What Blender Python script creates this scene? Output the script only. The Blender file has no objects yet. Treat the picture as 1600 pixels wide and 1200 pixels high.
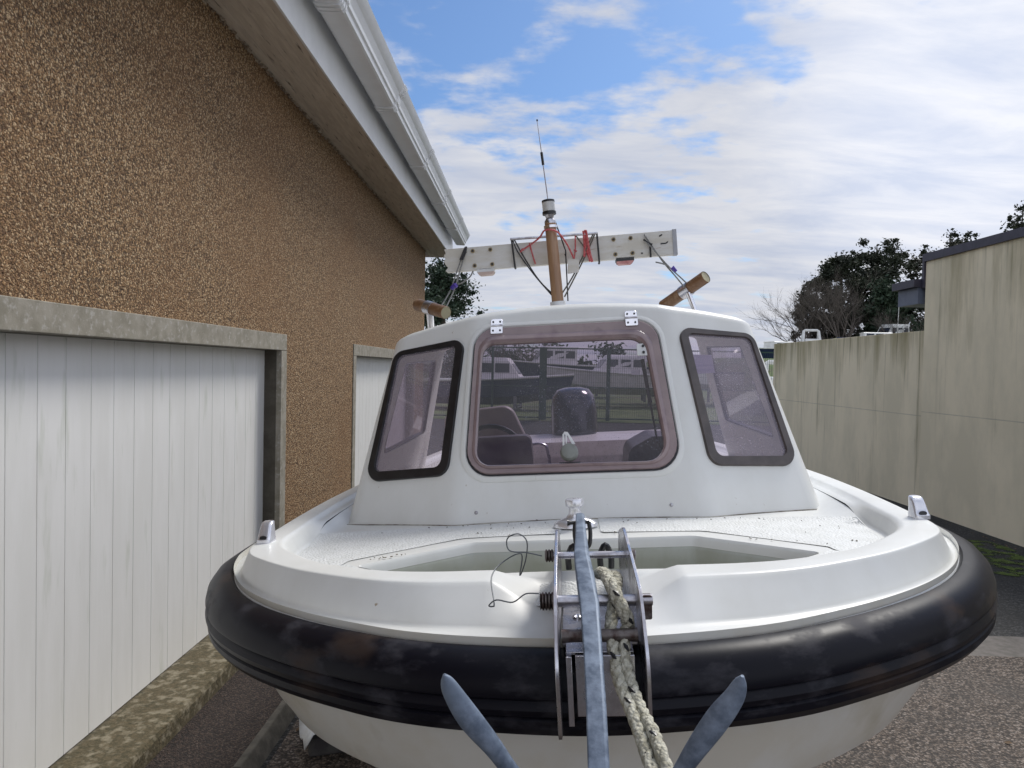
import bpy, bmesh, math, random
from mathutils import Vector, Matrix
from mathutils.geometry import delaunay_2d_cdt
R = math.radians
sc = bpy.context.scene
col = sc.collection
random.seed(7)

# ------------------------------------------------------------------ camera
GZ = 2.08                      # camera height above the drive
F = 1130.0
yv = Vector((25/F, 25/F, -1)).normalized()
zv = Vector((0.021, 1, 0)); zv = (zv - yv*zv.dot(yv)).normalized()
xv = yv.cross(zv) * 1.0
xv = yv.cross(zv)
CM = Matrix(((xv[0], yv[0], zv[0]), (xv[1], yv[1], zv[1]), (xv[2], yv[2], zv[2])))
cam = bpy.data.cameras.new('camera'); co = bpy.data.objects.new('camera', cam); col.objects.link(co)
cam.sensor_width = 36; cam.lens = 36*F/1600; cam.clip_start = 0.05; cam.clip_end = 2000
co.matrix_world = Matrix.Translation((0, 0, GZ)) @ CM.transposed().to_4x4()
sc.camera = co

# ------------------------------------------------------------------ world and sun
SUN_EL, SUN_AZ = R(50), R(38)      # azimuth from +Y towards +X
w = bpy.data.worlds.new('World'); sc.world = w; w.use_nodes = True
nt = w.node_tree; N = nt.nodes; L = nt.links
N.clear()
out = N.new('ShaderNodeOutputWorld'); bg = N.new('ShaderNodeBackground'); bg.inputs[1].default_value = 0.09
L.new(bg.outputs[0], out.inputs[0])
sky = N.new('ShaderNodeTexSky'); sky.sky_type = 'NISHITA'; sky.sun_disc = False
sky.sun_elevation = SUN_EL; sky.sun_rotation = SUN_AZ
tc = N.new('ShaderNodeTexCoord')
def vm(op, a, b=None):
    n = N.new('ShaderNodeVectorMath'); n.operation = op
    for i, v in enumerate((a, b)):
        if v is None: continue
        if isinstance(v, (tuple, Vector)): n.inputs[i].default_value = v
        else: L.new(v, n.inputs[i])
    return n.outputs['Value'] if op in ('DOT_PRODUCT', 'LENGTH') else n.outputs[0]
def mm(op, a, b=None, clamp=False):
    n = N.new('ShaderNodeMath'); n.operation = op; n.use_clamp = clamp
    for i, v in enumerate((a, b)):
        if v is None: continue
        if isinstance(v, (int, float)): n.inputs[i].default_value = v
        else: L.new(v, n.inputs[i])
    return n.outputs[0]
def mapr(v, a, b, c, d, smooth=True):
    n = N.new('ShaderNodeMapRange'); n.interpolation_type = 'SMOOTHSTEP' if smooth else 'LINEAR'
    L.new(v, n.inputs[0])
    for i, x in enumerate((a, b, c, d)): n.inputs[i+1].default_value = x
    return n.outputs[0]
dirv = vm('NORMALIZE', tc.outputs['Generated'])
sep = N.new('ShaderNodeSeparateXYZ'); L.new(dirv, sep.inputs[0])
zz = mm('ADD', mm('MAXIMUM', sep.outputs[2], 0.0), 0.16)
px_ = mm('DIVIDE', sep.outputs[0], zz); py_ = mm('DIVIDE', sep.outputs[1], zz)
cmb = N.new('ShaderNodeCombineXYZ'); L.new(px_, cmb.inputs[0]); L.new(py_, cmb.inputs[1])
def noise(vec, scale, detail, rough, dist=0.0):
    n = N.new('ShaderNodeTexNoise'); n.inputs['Scale'].default_value = scale; n.inputs['Detail'].default_value = detail
    n.inputs['Roughness'].default_value = rough; n.inputs['Distortion'].default_value = dist; L.new(vec, n.inputs['Vector'])
    return n.outputs[0]
n1 = noise(vm('ADD', vm('MULTIPLY', cmb.outputs[0], (1.0, 1.15, 1)), (3.3, 1.2, 0)), 3.1, 9, 0.55, 0.2)
n2 = noise(vm('ADD', vm('MULTIPLY', cmb.outputs[0], (1.0, 1.5, 1)), (8.3, 5.2, 0)), 8.0, 8, 0.55, 0.1)
def skydir(px, py): return (CM.transposed() @ Vector(((px-800)/F, -(py-600)/F, -1))).normalized()
def blob(px, py, inner, outer):
    d = vm('DOT_PRODUCT', dirv, tuple(skydir(px, py)))
    return mapr(d, math.cos(R(outer)), math.cos(R(inner)), 0, 1)
cov = mm('SUBTRACT', mm('ADD', mm('MULTIPLY', n1, 0.95), mm('MULTIPLY', n2, 0.45)), 0.20)
low = mapr(sep.outputs[2], 0.22, 0.40, 0.20, 0.0)
b_right = blob(1650, 150, 3, 22)
b_blue = mm('MAXIMUM', blob(760, 20, 2, 16), blob(1150, 60, 1, 12))
cov = mm('ADD', cov, low); cov = mm('ADD', cov, mm('MULTIPLY', b_right, 0.34)); cov = mm('SUBTRACT', cov, mm('MULTIPLY', b_blue, 0.055))
back = mapr(sep.outputs[1], 0.55, -0.1, 0.0, 0.10); cov = mm('ADD', cov, back)
dens = mapr(cov, 0.42, 0.66, 0, 1)
shade = noise(vm('ADD', vm('MULTIPLY', cmb.outputs[0], (0.7, 1.6, 1)), (1.3, 9.2, 0)), 2.6, 8, 0.6, 0.4)
cr = N.new('ShaderNodeValToRGB'); L.new(shade, cr.inputs[0])
cr.color_ramp.elements[0].position = 0.36; cr.color_ramp.elements[0].color = (0.67, 0.73, 0.88, 1)
cr.color_ramp.elements[1].position = 0.60; cr.color_ramp.elements[1].color = (0.88, 0.90, 0.97, 1)
bright = mm('ADD', mapr(sep.outputs[1], 0.7, -0.3, 8.0, 11.8), mm('MULTIPLY', blob(1620, 110, 2, 20), 2.6))
ccol = N.new('ShaderNodeVectorMath'); ccol.operation = 'SCALE'; L.new(cr.outputs[0], ccol.inputs[0]); L.new(bright, ccol.inputs['Scale'])
skyt = vm('MULTIPLY', sky.outputs[0], (0.72, 0.96, 1.24))
mix = N.new('ShaderNodeMix'); mix.data_type = 'RGBA'
L.new(dens, mix.inputs['Factor']); L.new(skyt, mix.inputs['A']); L.new(ccol.outputs[0], mix.inputs['B'])
L.new(mix.outputs['Result'], bg.inputs[0])
sl = bpy.data.lights.new('sun', 'SUN'); sl.energy = 2.7; sl.angle = R(18); sl.color = (1, 0.96, 0.9)
so = bpy.data.objects.new('sun', sl); col.objects.link(so)
sd = Vector((math.sin(SUN_AZ)*math.cos(SUN_EL), math.cos(SUN_AZ)*math.cos(SUN_EL), math.sin(SUN_EL)))
so.rotation_euler = sd.to_track_quat('Z', 'Y').to_euler(); so.location = (0, 0, 30)
sc.view_settings.view_transform = 'Standard'; sc.view_settings.look = 'None'
sc.view_settings.exposure = 0.15; sc.view_settings.gamma = 1
sc.render.engine = 'CYCLES'
sc.cycles.max_bounces = 8; sc.cycles.transparent_max_bounces = 16

# ------------------------------------------------------------------ materials
MATS = {}
def mat(name, c, rough=0.5, metal=0.0, c2=None, nscale=8, stretch=(1, 1, 1), lo=0.4, hi=0.6, bump=0.0, bscale=60, bdist=0.002, vor=False, spec=0.5, detail=6, c3=None, n3=2.0, lo3=.55, hi3=.7, rvar=0.0, coat=0.0):
    m = bpy.data.materials.new(name); m.use_nodes = True; t = m.node_tree; n = t.nodes; b = n['Principled BSDF']
    b.inputs['Base Color'].default_value = (*c, 1); b.inputs['Roughness'].default_value = rough; b.inputs['Metallic'].default_value = metal
    b.inputs['Specular IOR Level'].default_value = spec
    if coat: b.inputs['Coat Weight'].default_value = coat; b.inputs['Coat Roughness'].default_value = 0.08
    tcn = n.new('ShaderNodeTexCoord'); mp = n.new('ShaderNodeMapping'); mp.inputs['Scale'].default_value = stretch
    t.links.new(tcn.outputs['Object'], mp.inputs[0])
    if c2:
        tx = n.new('ShaderNodeTexNoise'); tx.inputs['Scale'].default_value = nscale; tx.inputs['Detail'].default_value = detail; tx.inputs['Roughness'].default_value = .62
        t.links.new(mp.outputs[0], tx.inputs['Vector'])
        r = n.new('ShaderNodeValToRGB'); t.links.new(tx.outputs[0], r.inputs[0])
        r.color_ramp.elements[0].position = lo; r.color_ramp.elements[0].color = (*c, 1)
        r.color_ramp.elements[1].position = hi; r.color_ramp.elements[1].color = (*c2, 1)
        last = r.outputs[0]
        if rvar:
            mr = n.new('ShaderNodeMapRange'); t.links.new(tx.outputs[0], mr.inputs[0]); mr.inputs[1].default_value = lo; mr.inputs[2].default_value = hi
            mr.inputs[3].default_value = rough; mr.inputs[4].default_value = rough+rvar; t.links.new(mr.outputs[0], b.inputs['Roughness'])
        if c3:
            tx3 = n.new('ShaderNodeTexNoise'); tx3.inputs['Scale'].default_value = n3; tx3.inputs['Detail'].default_value = 5
            t.links.new(mp.outputs[0], tx3.inputs['Vector'])
            mr = n.new('ShaderNodeMapRange'); t.links.new(tx3.outputs[0], mr.inputs[0]); mr.inputs[1].default_value = lo3; mr.inputs[2].default_value = hi3
            mx = n.new('ShaderNodeMix'); mx.data_type = 'RGBA'; t.links.new(mr.outputs[0], mx.inputs['Factor']); t.links.new(last, mx.inputs['A']); mx.inputs['B'].default_value = (*c3, 1)
            last = mx.outputs['Result']
        t.links.new(last, b.inputs['Base Color'])
    if bump:
        bn = n.new('ShaderNodeBump'); bn.inputs['Strength'].default_value = bump; bn.inputs['Distance'].default_value = bdist
        if vor:
            v = n.new('ShaderNodeTexVoronoi'); v.inputs['Scale'].default_value = bscale; t.links.new(tcn.outputs['Object'], v.inputs['Vector']); o = v.outputs['Distance']; bn.invert = True
        else:
            v = n.new('ShaderNodeTexNoise'); v.inputs['Scale'].default_value = bscale; v.inputs['Detail'].default_value = 4; t.links.new(tcn.outputs['Object'], v.inputs['Vector']); o = v.outputs[0]
        t.links.new(o, bn.inputs['Height']); t.links.new(bn.outputs[0], b.inputs['Normal'])
    MATS[name] = m; return m
def cell_mat(name, cols, scale, bump=1.0, bdist=0.004, rough=0.85, big=None):
    """small stones: a random colour per cell, rounded by a bump"""
    m = bpy.data.materials.new(name); m.use_nodes = True; t = m.node_tree; n = t.nodes; b = n['Principled BSDF']; b.inputs['Roughness'].default_value = rough
    tcn = n.new('ShaderNodeTexCoord')
    ns = n.new('ShaderNodeTexNoise'); ns.inputs['Scale'].default_value = scale*.8; t.links.new(tcn.outputs['Object'], ns.inputs['Vector'])
    ad = n.new('ShaderNodeMix'); ad.data_type = 'RGBA'; ad.blend_type = 'LINEAR_LIGHT'; ad.inputs['Factor'].default_value = 0.012; t.links.new(tcn.outputs['Object'], ad.inputs['A']); t.links.new(ns.outputs['Color'], ad.inputs['B'])
    v = n.new('ShaderNodeTexVoronoi'); v.inputs['Scale'].default_value = scale; t.links.new(ad.outputs['Result'], v.inputs['Vector'])
    sp = n.new('ShaderNodeSeparateColor'); t.links.new(v.outputs['Color'], sp.inputs[0])
    r = n.new('ShaderNodeValToRGB'); t.links.new(sp.outputs[0], r.inputs[0]); r.color_ramp.interpolation = 'LINEAR'
    e = r.color_ramp.elements
    while len(e) < len(cols): e.new(0.5)
    for i, c in enumerate(cols): e[i].position = i/(len(cols)-1); e[i].color = (*c, 1)
    last = r.outputs[0]
    dk = n.new('ShaderNodeMapRange'); t.links.new(v.outputs['Distance'], dk.inputs[0]); dk.inputs[1].default_value = 0.32; dk.inputs[2].default_value = 0.68; dk.inputs[3].default_value = 0; dk.inputs[4].default_value = 0.8
    mx = n.new('ShaderNodeMix'); mx.data_type = 'RGBA'; t.links.new(dk.outputs[0], mx.inputs['Factor']); t.links.new(last, mx.inputs['A']); mx.inputs['B'].default_value = (*[x*.25 for x in cols[0]], 1)
    last = mx.outputs['Result']
    if big:
        b2 = n.new('ShaderNodeTexNoise'); b2.inputs['Scale'].default_value = big[1]; b2.inputs['Detail'].default_value = 6; t.links.new(tcn.outputs['Object'], b2.inputs['Vector'])
        mr = n.new('ShaderNodeMapRange'); t.links.new(b2.outputs[0], mr.inputs[0]); mr.inputs[1].default_value = big[2]; mr.inputs[2].default_value = big[3]; mr.inputs[4].default_value = big[4]
        mx = n.new('ShaderNodeMix'); mx.data_type = 'RGBA'; t.links.new(mr.outputs[0], mx.inputs['Factor']); t.links.new(last, mx.inputs['A']); mx.inputs['B'].default_value = (*big[0], 1)
        last = mx.outputs['Result']
    t.links.new(last, b.inputs['Base Color'])
    bn = n.new('ShaderNodeBump'); bn.invert = True; bn.inputs['Strength'].default_value = bump; bn.inputs['Distance'].default_value = bdist
    t.links.new(v.outputs['Distance'], bn.inputs['Height']); t.links.new(bn.outputs[0], b.inputs['Normal'])
    return m
def glass_mat(name, tint, haze=0.0, dirt=0.25, dcol=(.62, .6, .66), dscale=260):
    m = bpy.data.materials.new(name); m.use_nodes = True; t = m.node_tree; n = t.nodes; n.remove(n['Principled BSDF']); o = n['Material Output']
    tr = n.new('ShaderNodeBsdfTransparent'); tr.inputs[0].default_value = (*tint, 1)
    gl = n.new('ShaderNodeBsdfGlossy'); gl.inputs['Roughness'].default_value = 0.03
    fr = n.new('ShaderNodeFresnel'); fr.inputs[0].default_value = 1.5
    m1 = n.new('ShaderNodeMixShader'); t.links.new(fr.outputs[0], m1.inputs[0]); t.links.new(tr.outputs[0], m1.inputs[1]); t.links.new(gl.outputs[0], m1.inputs[2])
    df = n.new('ShaderNodeBsdfDiffuse'); df.inputs[0].default_value = (*dcol, 1)
    tcn = n.new('ShaderNodeTexCoord')
    a = n.new('ShaderNodeTexNoise'); a.inputs['Scale'].default_value = dscale; a.inputs['Detail'].default_value = 2; t.links.new(tcn.outputs['Object'], a.inputs['Vector'])
    b = n.new('ShaderNodeTexNoise'); b.inputs['Scale'].default_value = 5; b.inputs['Detail'].default_value = 6; t.links.new(tcn.outputs['Object'], b.inputs['Vector'])
    ra = n.new('ShaderNodeMapRange'); t.links.new(a.outputs[0], ra.inputs[0]); ra.inputs[1].default_value = .60; ra.inputs[2].default_value = .72; ra.inputs[4].default_value = dirt
    rb = n.new('ShaderNodeMapRange'); t.links.new(b.outputs[0], rb.inputs[0]); rb.inputs[1].default_value = .38; rb.inputs[2].default_value = .65
    mu = n.new('ShaderNodeMath'); mu.operation = 'MULTIPLY'; t.links.new(ra.outputs[0], mu.inputs[0]); t.links.new(rb.outputs[0], mu.inputs[1])
    ad = n.new('ShaderNodeMath'); ad.operation = 'MULTIPLY_ADD'; t.links.new(rb.outputs[0], ad.inputs[0]); ad.inputs[1].default_value = dirt*.09; t.links.new(mu.outputs[0], ad.inputs[2])
    hz = n.new('ShaderNodeMath'); hz.operation = 'ADD'; hz.inputs[1].default_value = haze; t.links.new(ad.outputs[0], hz.inputs[0]); ad = hz
    m2 = n.new('ShaderNodeMixShader'); t.links.new(ad.outputs[0], m2.inputs[0]); t.links.new(m1.outputs[0], m2.inputs[1]); t.links.new(df.outputs[0], m2.inputs[2])
    t.links.new(m2.outputs[0], o.inputs[0]); return m

GEL = mat('gelcoat', (.72, .725, .70), .36, spec=.4, c2=(.665, .665, .63), nscale=6, stretch=(1, 1, .4), lo=.4, hi=.7, c3=(.34, .28, .19), n3=55, lo3=.735, hi3=.80)
GELIN = mat('gelcoat inside', (.74, .70, .66), .35, c2=(.55, .51, .47), nscale=6)
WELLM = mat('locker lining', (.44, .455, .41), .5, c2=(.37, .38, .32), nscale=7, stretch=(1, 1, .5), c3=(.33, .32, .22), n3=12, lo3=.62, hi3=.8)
HULL = mat('hull gelcoat', (.66, .65, .60), .25, c2=(.62, .59, .51), nscale=4, coat=.1, c3=(.45, .41, .31), n3=6, lo3=.6, hi3=.85)
TREAD = mat('nonslip', (.71, .72, .705), .6, spec=.3, c2=(.66, .67, .65), nscale=14, bump=.8, bscale=150, bdist=.003, vor=True)
RUBB = mat('fender rubber', (.005, .005, .009), .38, spec=.16, c2=(.040, .039, .046), nscale=9, stretch=(1, 1, 2.2), lo=.52, hi=.70, rvar=.25, detail=10, bump=.15, bscale=40, bdist=.001, c3=(.035, .024, .02), n3=5, lo3=.60, hi3=.72)
STEEL = mat('stainless', (.62, .62, .66), .22, 1.0, c2=(.42, .40, .42), nscale=22, rvar=.2)
CHROME = mat('chrome', (.88, .88, .91), .22, 1.0, c2=(.70, .70, .74), nscale=10)
FAIRM = mat('cast fitting', (.80, .80, .84), .25, .65, c2=(.70, .70, .74), nscale=12)
RUSTY = mat('stained steel', (.16, .14, .13), .4, .6, c2=(.06, .035, .03), nscale=40)
GALV = mat('galvanised', (.10, .13, .18), .5, .3, c2=(.23, .28, .36), nscale=34, lo=.38, hi=.66, bump=.25, bscale=120, c3=(.16, .20, .26), n3=8, rvar=.2)
BLACK = mat('black plastic', (.012, .012, .014), .35, c2=(.02, .02, .022), nscale=20)
DGREY = mat('dark grey frame', (.060, .050, .048), .35, c2=(.09, .075, .07), nscale=14)
MAUVE = mat('tinted acrylic', (.22, .162, .165), .2, c2=(.27, .20, .20), nscale=5, coat=.4, c3=(.19, .13, .14), n3=14)
GLS = glass_mat('tinted pane', (.40, .34, .42), dirt=.6, dcol=(.30, .29, .38))
GLQ = glass_mat('tinted quarter pane', (.72, .66, .74), dirt=.5, dcol=(.56, .50, .58), haze=.24)
WOODM = mat('varnished mast', (.36, .215, .12), .4, c2=(.27, .15, .08), nscale=14, stretch=(3, 3, .5), coat=.2)
BRONZE = mat('brown tube', (.17, .085, .038), .42, c2=(.34, .22, .13), nscale=22, lo=.5, hi=.72, rvar=.2)
TUBEIN = mat('tube inside', (.40, .36, .22), .6, c2=(.3, .27, .17), nscale=20)
PAINTW = mat('weathered white', (.66, .65, .62), .55, c2=(.58, .55, .48), nscale=12, stretch=(.5, 1, 2), c3=(.38, .30, .2), n3=30, lo3=.64, hi3=.8)
WHITEP = mat('white plastic', (.72, .73, .74), .35, c2=(.62, .62, .6), nscale=9)
LENSW = mat('frosted lens', (.62, .62, .60), .2, c2=(.5, .5, .48), nscale=50, stretch=(1, 1, .1))
RED = mat('red cord', (.42, .04, .05), .7, c2=(.55, .16, .16), nscale=150)
PINK = mat('lamp lens', (.45, .16, .15), .25, c2=(.6, .3, .28), nscale=30)
CORD = mat('grey cord', (.30, .30, .28), .8, c2=(.16, .16, .16), nscale=160)
BCORD = mat('black cord', (.02, .02, .024), .7, c2=(.05, .05, .05), nscale=160)
PURP = mat('purple clip', (.05, .03, .25), .4, c2=(.09, .05, .35), nscale=50)
ROPE = mat('rope', (.52, .50, .41), .9, c2=(.33, .31, .235), nscale=70, bump=.9, bscale=150, bdist=.004, vor=True)
SEAT = mat('seat vinyl', (.34, .30, .29), .45, c2=(.38, .34, .32), nscale=8)
COWL = mat('engine cowl', (.006, .008, .022), .18, c2=(.012, .014, .035), nscale=6, coat=.5)
PEB = cell_mat('pebbledash', [(.13, .064, .026), (.41, .232, .102), (.54, .335, .16), (.72, .53, .32)], 98, bump=1.0, bdist=.012, big=((.26, .13, .05), .8, .45, .72, .4))
CONC = mat('concrete', (.30, .275, .225), .85, c2=(.22, .20, .155), nscale=9, bump=.5, bscale=120, bdist=.002, c3=(.36, .34, .30), n3=40)
MOSSY = mat('mossy concrete', (.11, .085, .045), .9, c2=(.045, .04, .018), nscale=48, lo=.38, hi=.66, bump=.8, bscale=90, bdist=.006, c3=(.22, .19, .13), n3=20, lo3=.5, hi3=.66)
REVEAL = mat('dark reveal', (.10, .09, .07), .85, c2=(.07, .06, .045), nscale=9, bump=.4, bscale=120)  # door reveals, a darker tone than the lintel and surround concrete
DOORM = mat('door paint', (.78, .77, .745), .4, c2=(.74, .73, .70), nscale=3, stretch=(1, 3, .5), c3=(.52, .54, .46), n3=4.2, lo3=.62, hi3=.85)
UPVC = mat('upvc', (.84, .85, .86), .3, c2=(.79, .80, .81), nscale=4)
SOFF = mat('soffit', (.66, .59, .50), .6, c2=(.55, .48, .40), nscale=5, stretch=(6, .6, 1), c3=(.14, .11, .08), n3=7, lo3=.62, hi3=.74)
DARKT = mat('dark trim', (.035, .032, .05), .5, c2=(.05, .045, .07), nscale=8)
TILE = mat('roof', (.10, .09, .085), .8, c2=(.06, .055, .05), nscale=10)
RENDER = mat('stained render', (.84, .75, .55), .9, c2=(.72, .65, .475), nscale=1.6, stretch=(1, 1, .45), bump=.35, bscale=90, bdist=.002)
FARW = mat('distant white', (.70, .70, .68), .4, c2=(.6, .6, .57), nscale=3)
NAVY = mat('navy hull', (.012, .02, .06), .3, c2=(.02, .03, .08), nscale=3)
CREAM = mat('cream hull', (.62, .60, .40), .4, c2=(.5, .5, .33), nscale=3)
WINB = mat('dark window', (.02, .025, .035), .12, c2=(.03, .035, .05), nscale=5)
GREENF = mat('green steel', (.012, .045, .035), .5, c2=(.02, .06, .045), nscale=6)
BARK = mat('bark', (.10, .08, .06), .9, c2=(.06, .05, .04), nscale=12)
BARKG = mat('pale bark', (.12, .10, .085), .9, c2=(.08, .068, .058), nscale=12)
GALVT = mat('trailer steel', (.25, .26, .27), .5, .6, c2=(.16, .16, .17), nscale=14)
TYRE = mat('tyre', (.02, .02, .02), .8, c2=(.03, .03, .03), nscale=20)
def leafmat(name, a, b, sc_=1.2):
    return mat(name, a, .75, c2=b, nscale=sc_, detail=4, lo=.35, hi=.65)
LEAF1 = leafmat('dark needles', (.014, .020, .010), (.034, .042, .020))
LEAF2 = leafmat('brown green crown', (.028, .026, .016), (.045, .045, .024))
LEAF3 = leafmat('conifer needles', (.015, .032, .018), (.035, .060, .028), 2.5)
# streaked algae on the render wall
def streaks(m, zt, depth, base_amt, drift, zj, crisp):
    t = m.node_tree; n = t.nodes; b = n['Principled BSDF']; src = b.inputs['Base Color'].links[0].from_socket
    tcn = n.new('ShaderNodeTexCoord'); mp = n.new('ShaderNodeMapping'); mp.inputs['Scale'].default_value = (2.2, 2.2, .28); mp.inputs['Location'].default_value = (drift, drift, 0); t.links.new(tcn.outputs['Object'], mp.inputs[0])
    x = n.new('ShaderNodeTexNoise'); x.inputs['Scale'].default_value = 1.1; x.inputs['Detail'].default_value = 7; x.inputs['Roughness'].default_value = .65; t.links.new(mp.outputs[0], x.inputs['Vector'])
    s = n.new('ShaderNodeSeparateXYZ'); t.links.new(tcn.outputs['Object'], s.inputs[0])
    mr = n.new('ShaderNodeMapRange'); t.links.new(s.outputs[2], mr.inputs[0]); mr.inputs[1].default_value = zt-depth; mr.inputs[2].default_value = zt; mr.inputs[3].default_value = base_amt; mr.inputs[4].default_value = .22
    ad = n.new('ShaderNodeMath'); ad.operation = 'ADD'; t.links.new(x.outputs[0], ad.inputs[0]); t.links.new(mr.outputs[0], ad.inputs[1])
    m2 = n.new('ShaderNodeMapRange'); t.links.new(ad.outputs[0], m2.inputs[0]); m2.inputs[1].default_value = .54; m2.inputs[2].default_value = .82; m2.inputs[4].default_value = .75
    mx = n.new('ShaderNodeMix'); mx.data_type = 'RGBA'; t.links.new(m2.outputs[0], mx.inputs['Factor']); t.links.new(src, mx.inputs['A']); mx.inputs['B'].default_value = (.22, .185, .07, 1)
    mp2 = n.new('ShaderNodeMapping'); mp2.inputs['Scale'].default_value = (9, 9, .35); mp2.inputs['Location'].default_value = (drift*2, 3, 0); t.links.new(tcn.outputs['Object'], mp2.inputs[0])
    y2 = n.new('ShaderNodeTexNoise'); y2.inputs['Scale'].default_value = 1.2; y2.inputs['Detail'].default_value = 5; t.links.new(mp2.outputs[0], y2.inputs['Vector'])
    m3 = n.new('ShaderNodeMapRange'); t.links.new(y2.outputs[0], m3.inputs[0]); m3.inputs[1].default_value = .58; m3.inputs[2].default_value = .70; m3.inputs[4].default_value = crisp
    m4 = n.new('ShaderNodeMath'); m4.operation = 'MULTIPLY'; m5 = n.new('ShaderNodeMapRange'); t.links.new(ad.outputs[0], m5.inputs[0]); m5.inputs[1].default_value = .42; m5.inputs[2].default_value = .66
    t.links.new(m3.outputs[0], m4.inputs[0]); t.links.new(m5.outputs[0], m4.inputs[1])
    mx2 = n.new('ShaderNodeMix'); mx2.data_type = 'RGBA'; t.links.new(m4.outputs[0], mx2.inputs['Factor']); t.links.new(mx.outputs['Result'], mx2.inputs['A']); mx2.inputs['B'].default_value = (.13, .115, .05, 1)
    # one casting joint running along the wall
    wv = n.new('ShaderNodeMath'); wv.operation = 'COMPARE'; t.links.new(s.outputs[2], wv.inputs[0]); wv.inputs[1].default_value = zj; wv.inputs[2].default_value = .007
    wm = n.new('ShaderNodeMath'); wm.operation = 'MULTIPLY'; t.links.new(wv.outputs[0], wm.inputs[0]); t.links.new(x.outputs[0], wm.inputs[1])
    mx3 = n.new('ShaderNodeMix'); mx3.data_type = 'RGBA'; t.links.new(wm.outputs[0], mx3.inputs['Factor']); t.links.new(mx2.outputs['Result'], mx3.inputs['A']); mx3.inputs['B'].default_value = (.40, .37, .29, 1)
    t.links.new(mx3.outputs['Result'], b.inputs['Base Color'])
RENDER2 = RENDER.copy(); streaks(RENDER, GZ+.71, .9, -.04, 1.3, GZ-.62, .7); streaks(RENDER2, GZ+3.0, 4.5, -.15, 7.3, GZ-.55, .45)

# ------------------------------------------------------------------ mesh helpers
class MB:
    def __init__(s): s.v = []; s.f = []
    def add(s, vs, fs):
        k = len(s.v); s.v += [tuple(p) for p in vs]; s.f += [tuple(i+k for i in f) for f in fs]; return s
    def box(s, a, b):
        x0, y0, z0 = a; x1, y1, z1 = b
        return s.add([(x0,y0,z0),(x1,y0,z0),(x1,y1,z0),(x0,y1,z0),(x0,y0,z1),(x1,y0,z1),(x1,y1,z1),(x0,y1,z1)],
                     [(0,3,2,1),(4,5,6,7),(0,1,5,4),(1,2,6,5),(2,3,7,6),(3,0,4,7)])
    def loft(s, rings, closed=True, cap=False, flip=False):
        n = len(rings[0]); vs = [p for r in rings for p in r]; fs = []
        for i in range(len(rings)-1):
            for j in range(n if closed else n-1):
                a = i*n+j; b = i*n+(j+1) % n; q = (a, b, b+n, a+n); fs.append(q[::-1] if flip else q)
        if cap: fs.append(tuple(range(n))[::-1]); fs.append(tuple(range((len(rings)-1)*n, len(rings)*n)))
        return s.add(vs, fs)
    def tube(s, path, r, n=10, cap=True, sx=1.0):
        P = [Vector(p) for p in path]; rr = r if isinstance(r, (list, tuple)) else [r]*len(P)
        d0 = (P[1]-P[0]).normalized(); up = Vector((0, 0, 1)) if abs(d0.z) < .9 else Vector((1, 0, 0))
        u = d0.cross(up).normalized(); rings = []
        for i, p in enumerate(P):
            d = (P[min(i+1, len(P)-1)]-P[max(i-1, 0)])
            d = d.normalized() if d.length > 1e-9 else d0
            u = (u-d*u.dot(d)); u = u.normalized() if u.length > 1e-6 else d.orthogonal().normalized(); v = d.cross(u)
            rings.append([p+u*(math.cos(2*math.pi*k/n)*rr[i]*sx)+v*(math.sin(2*math.pi*k/n)*rr[i]) for k in range(n)])
        return s.loft(rings, True, cap)
    def build(s, name, m, parent=None, smooth=True, weld=False, angle=40, bevel=0.0):
        me = bpy.data.meshes.new(name); me.from_pydata(s.v, [], s.f)
        bm = bmesh.new(); bm.from_mesh(me)
        if weld: bmesh.ops.remove_doubles(bm, verts=bm.verts, dist=1e-5)
        bmesh.ops.recalc_face_normals(bm, faces=bm.faces)
        bm.to_mesh(me); bm.free()
        if smooth:
            me.shade_smooth(); me.set_sharp_from_angle(angle=R(angle))
        me.materials.append(m)
        o = bpy.data.objects.new(name, me); col.objects.link(o)
        if parent: o.parent = parent
        if bevel:
            b = o.modifiers.new('bevel', 'BEVEL'); b.width = bevel; b.segments = 2; b.limit_method = 'ANGLE'; b.angle_limit = R(35)
        return o
def tag(o, label=None, cat=None, group=None, kind=None):
    if label: o['label'] = label
    if cat: o['category'] = cat
    if group: o['group'] = group
    if kind: o['kind'] = kind
    return o
def empty(name, loc, M=None):
    o = bpy.data.objects.new(name, None); col.objects.link(o)
    o.matrix_world = Matrix.Translation(loc) @ (M.to_4x4() if M else Matrix.Identity(4)); o.empty_display_size = .1
    return o
def shift(mb, d): mb.v = [(a+d[0], b+d[1], c+d[2]) for a, b, c in mb.v]; return mb
def catmull(P, sub):
    P = [Vector(p) for p in P]; out_ = []
    for i in range(len(P)-1):
        p0 = P[i-1] if i else P[0]*2-P[1]; p1, p2 = P[i], P[i+1]; p3 = P[i+2] if i+2 < len(P) else P[-1]*2-P[-2]
        for k in range(sub):
            t = k/sub
            out_.append(.5*((2*p1)+(p2-p0)*t+(2*p0-5*p1+4*p2-p3)*t*t+(3*p1-p0-3*p2+p3)*t**3))
    return out_+[P[-1]]
def sst(a, b, x): t = min(1, max(0, (x-a)/(b-a))); return t*t*(3-2*t)
def inside(p, poly):
    c = False; n = len(poly)
    for i in range(n):
        a, b = poly[i], poly[i-1]
        if (a[1] > p[1]) != (b[1] > p[1]) and p[0] < (b[0]-a[0])*(p[1]-a[1])/(b[1]-a[1])+a[0]: c = not c
    return c
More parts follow.
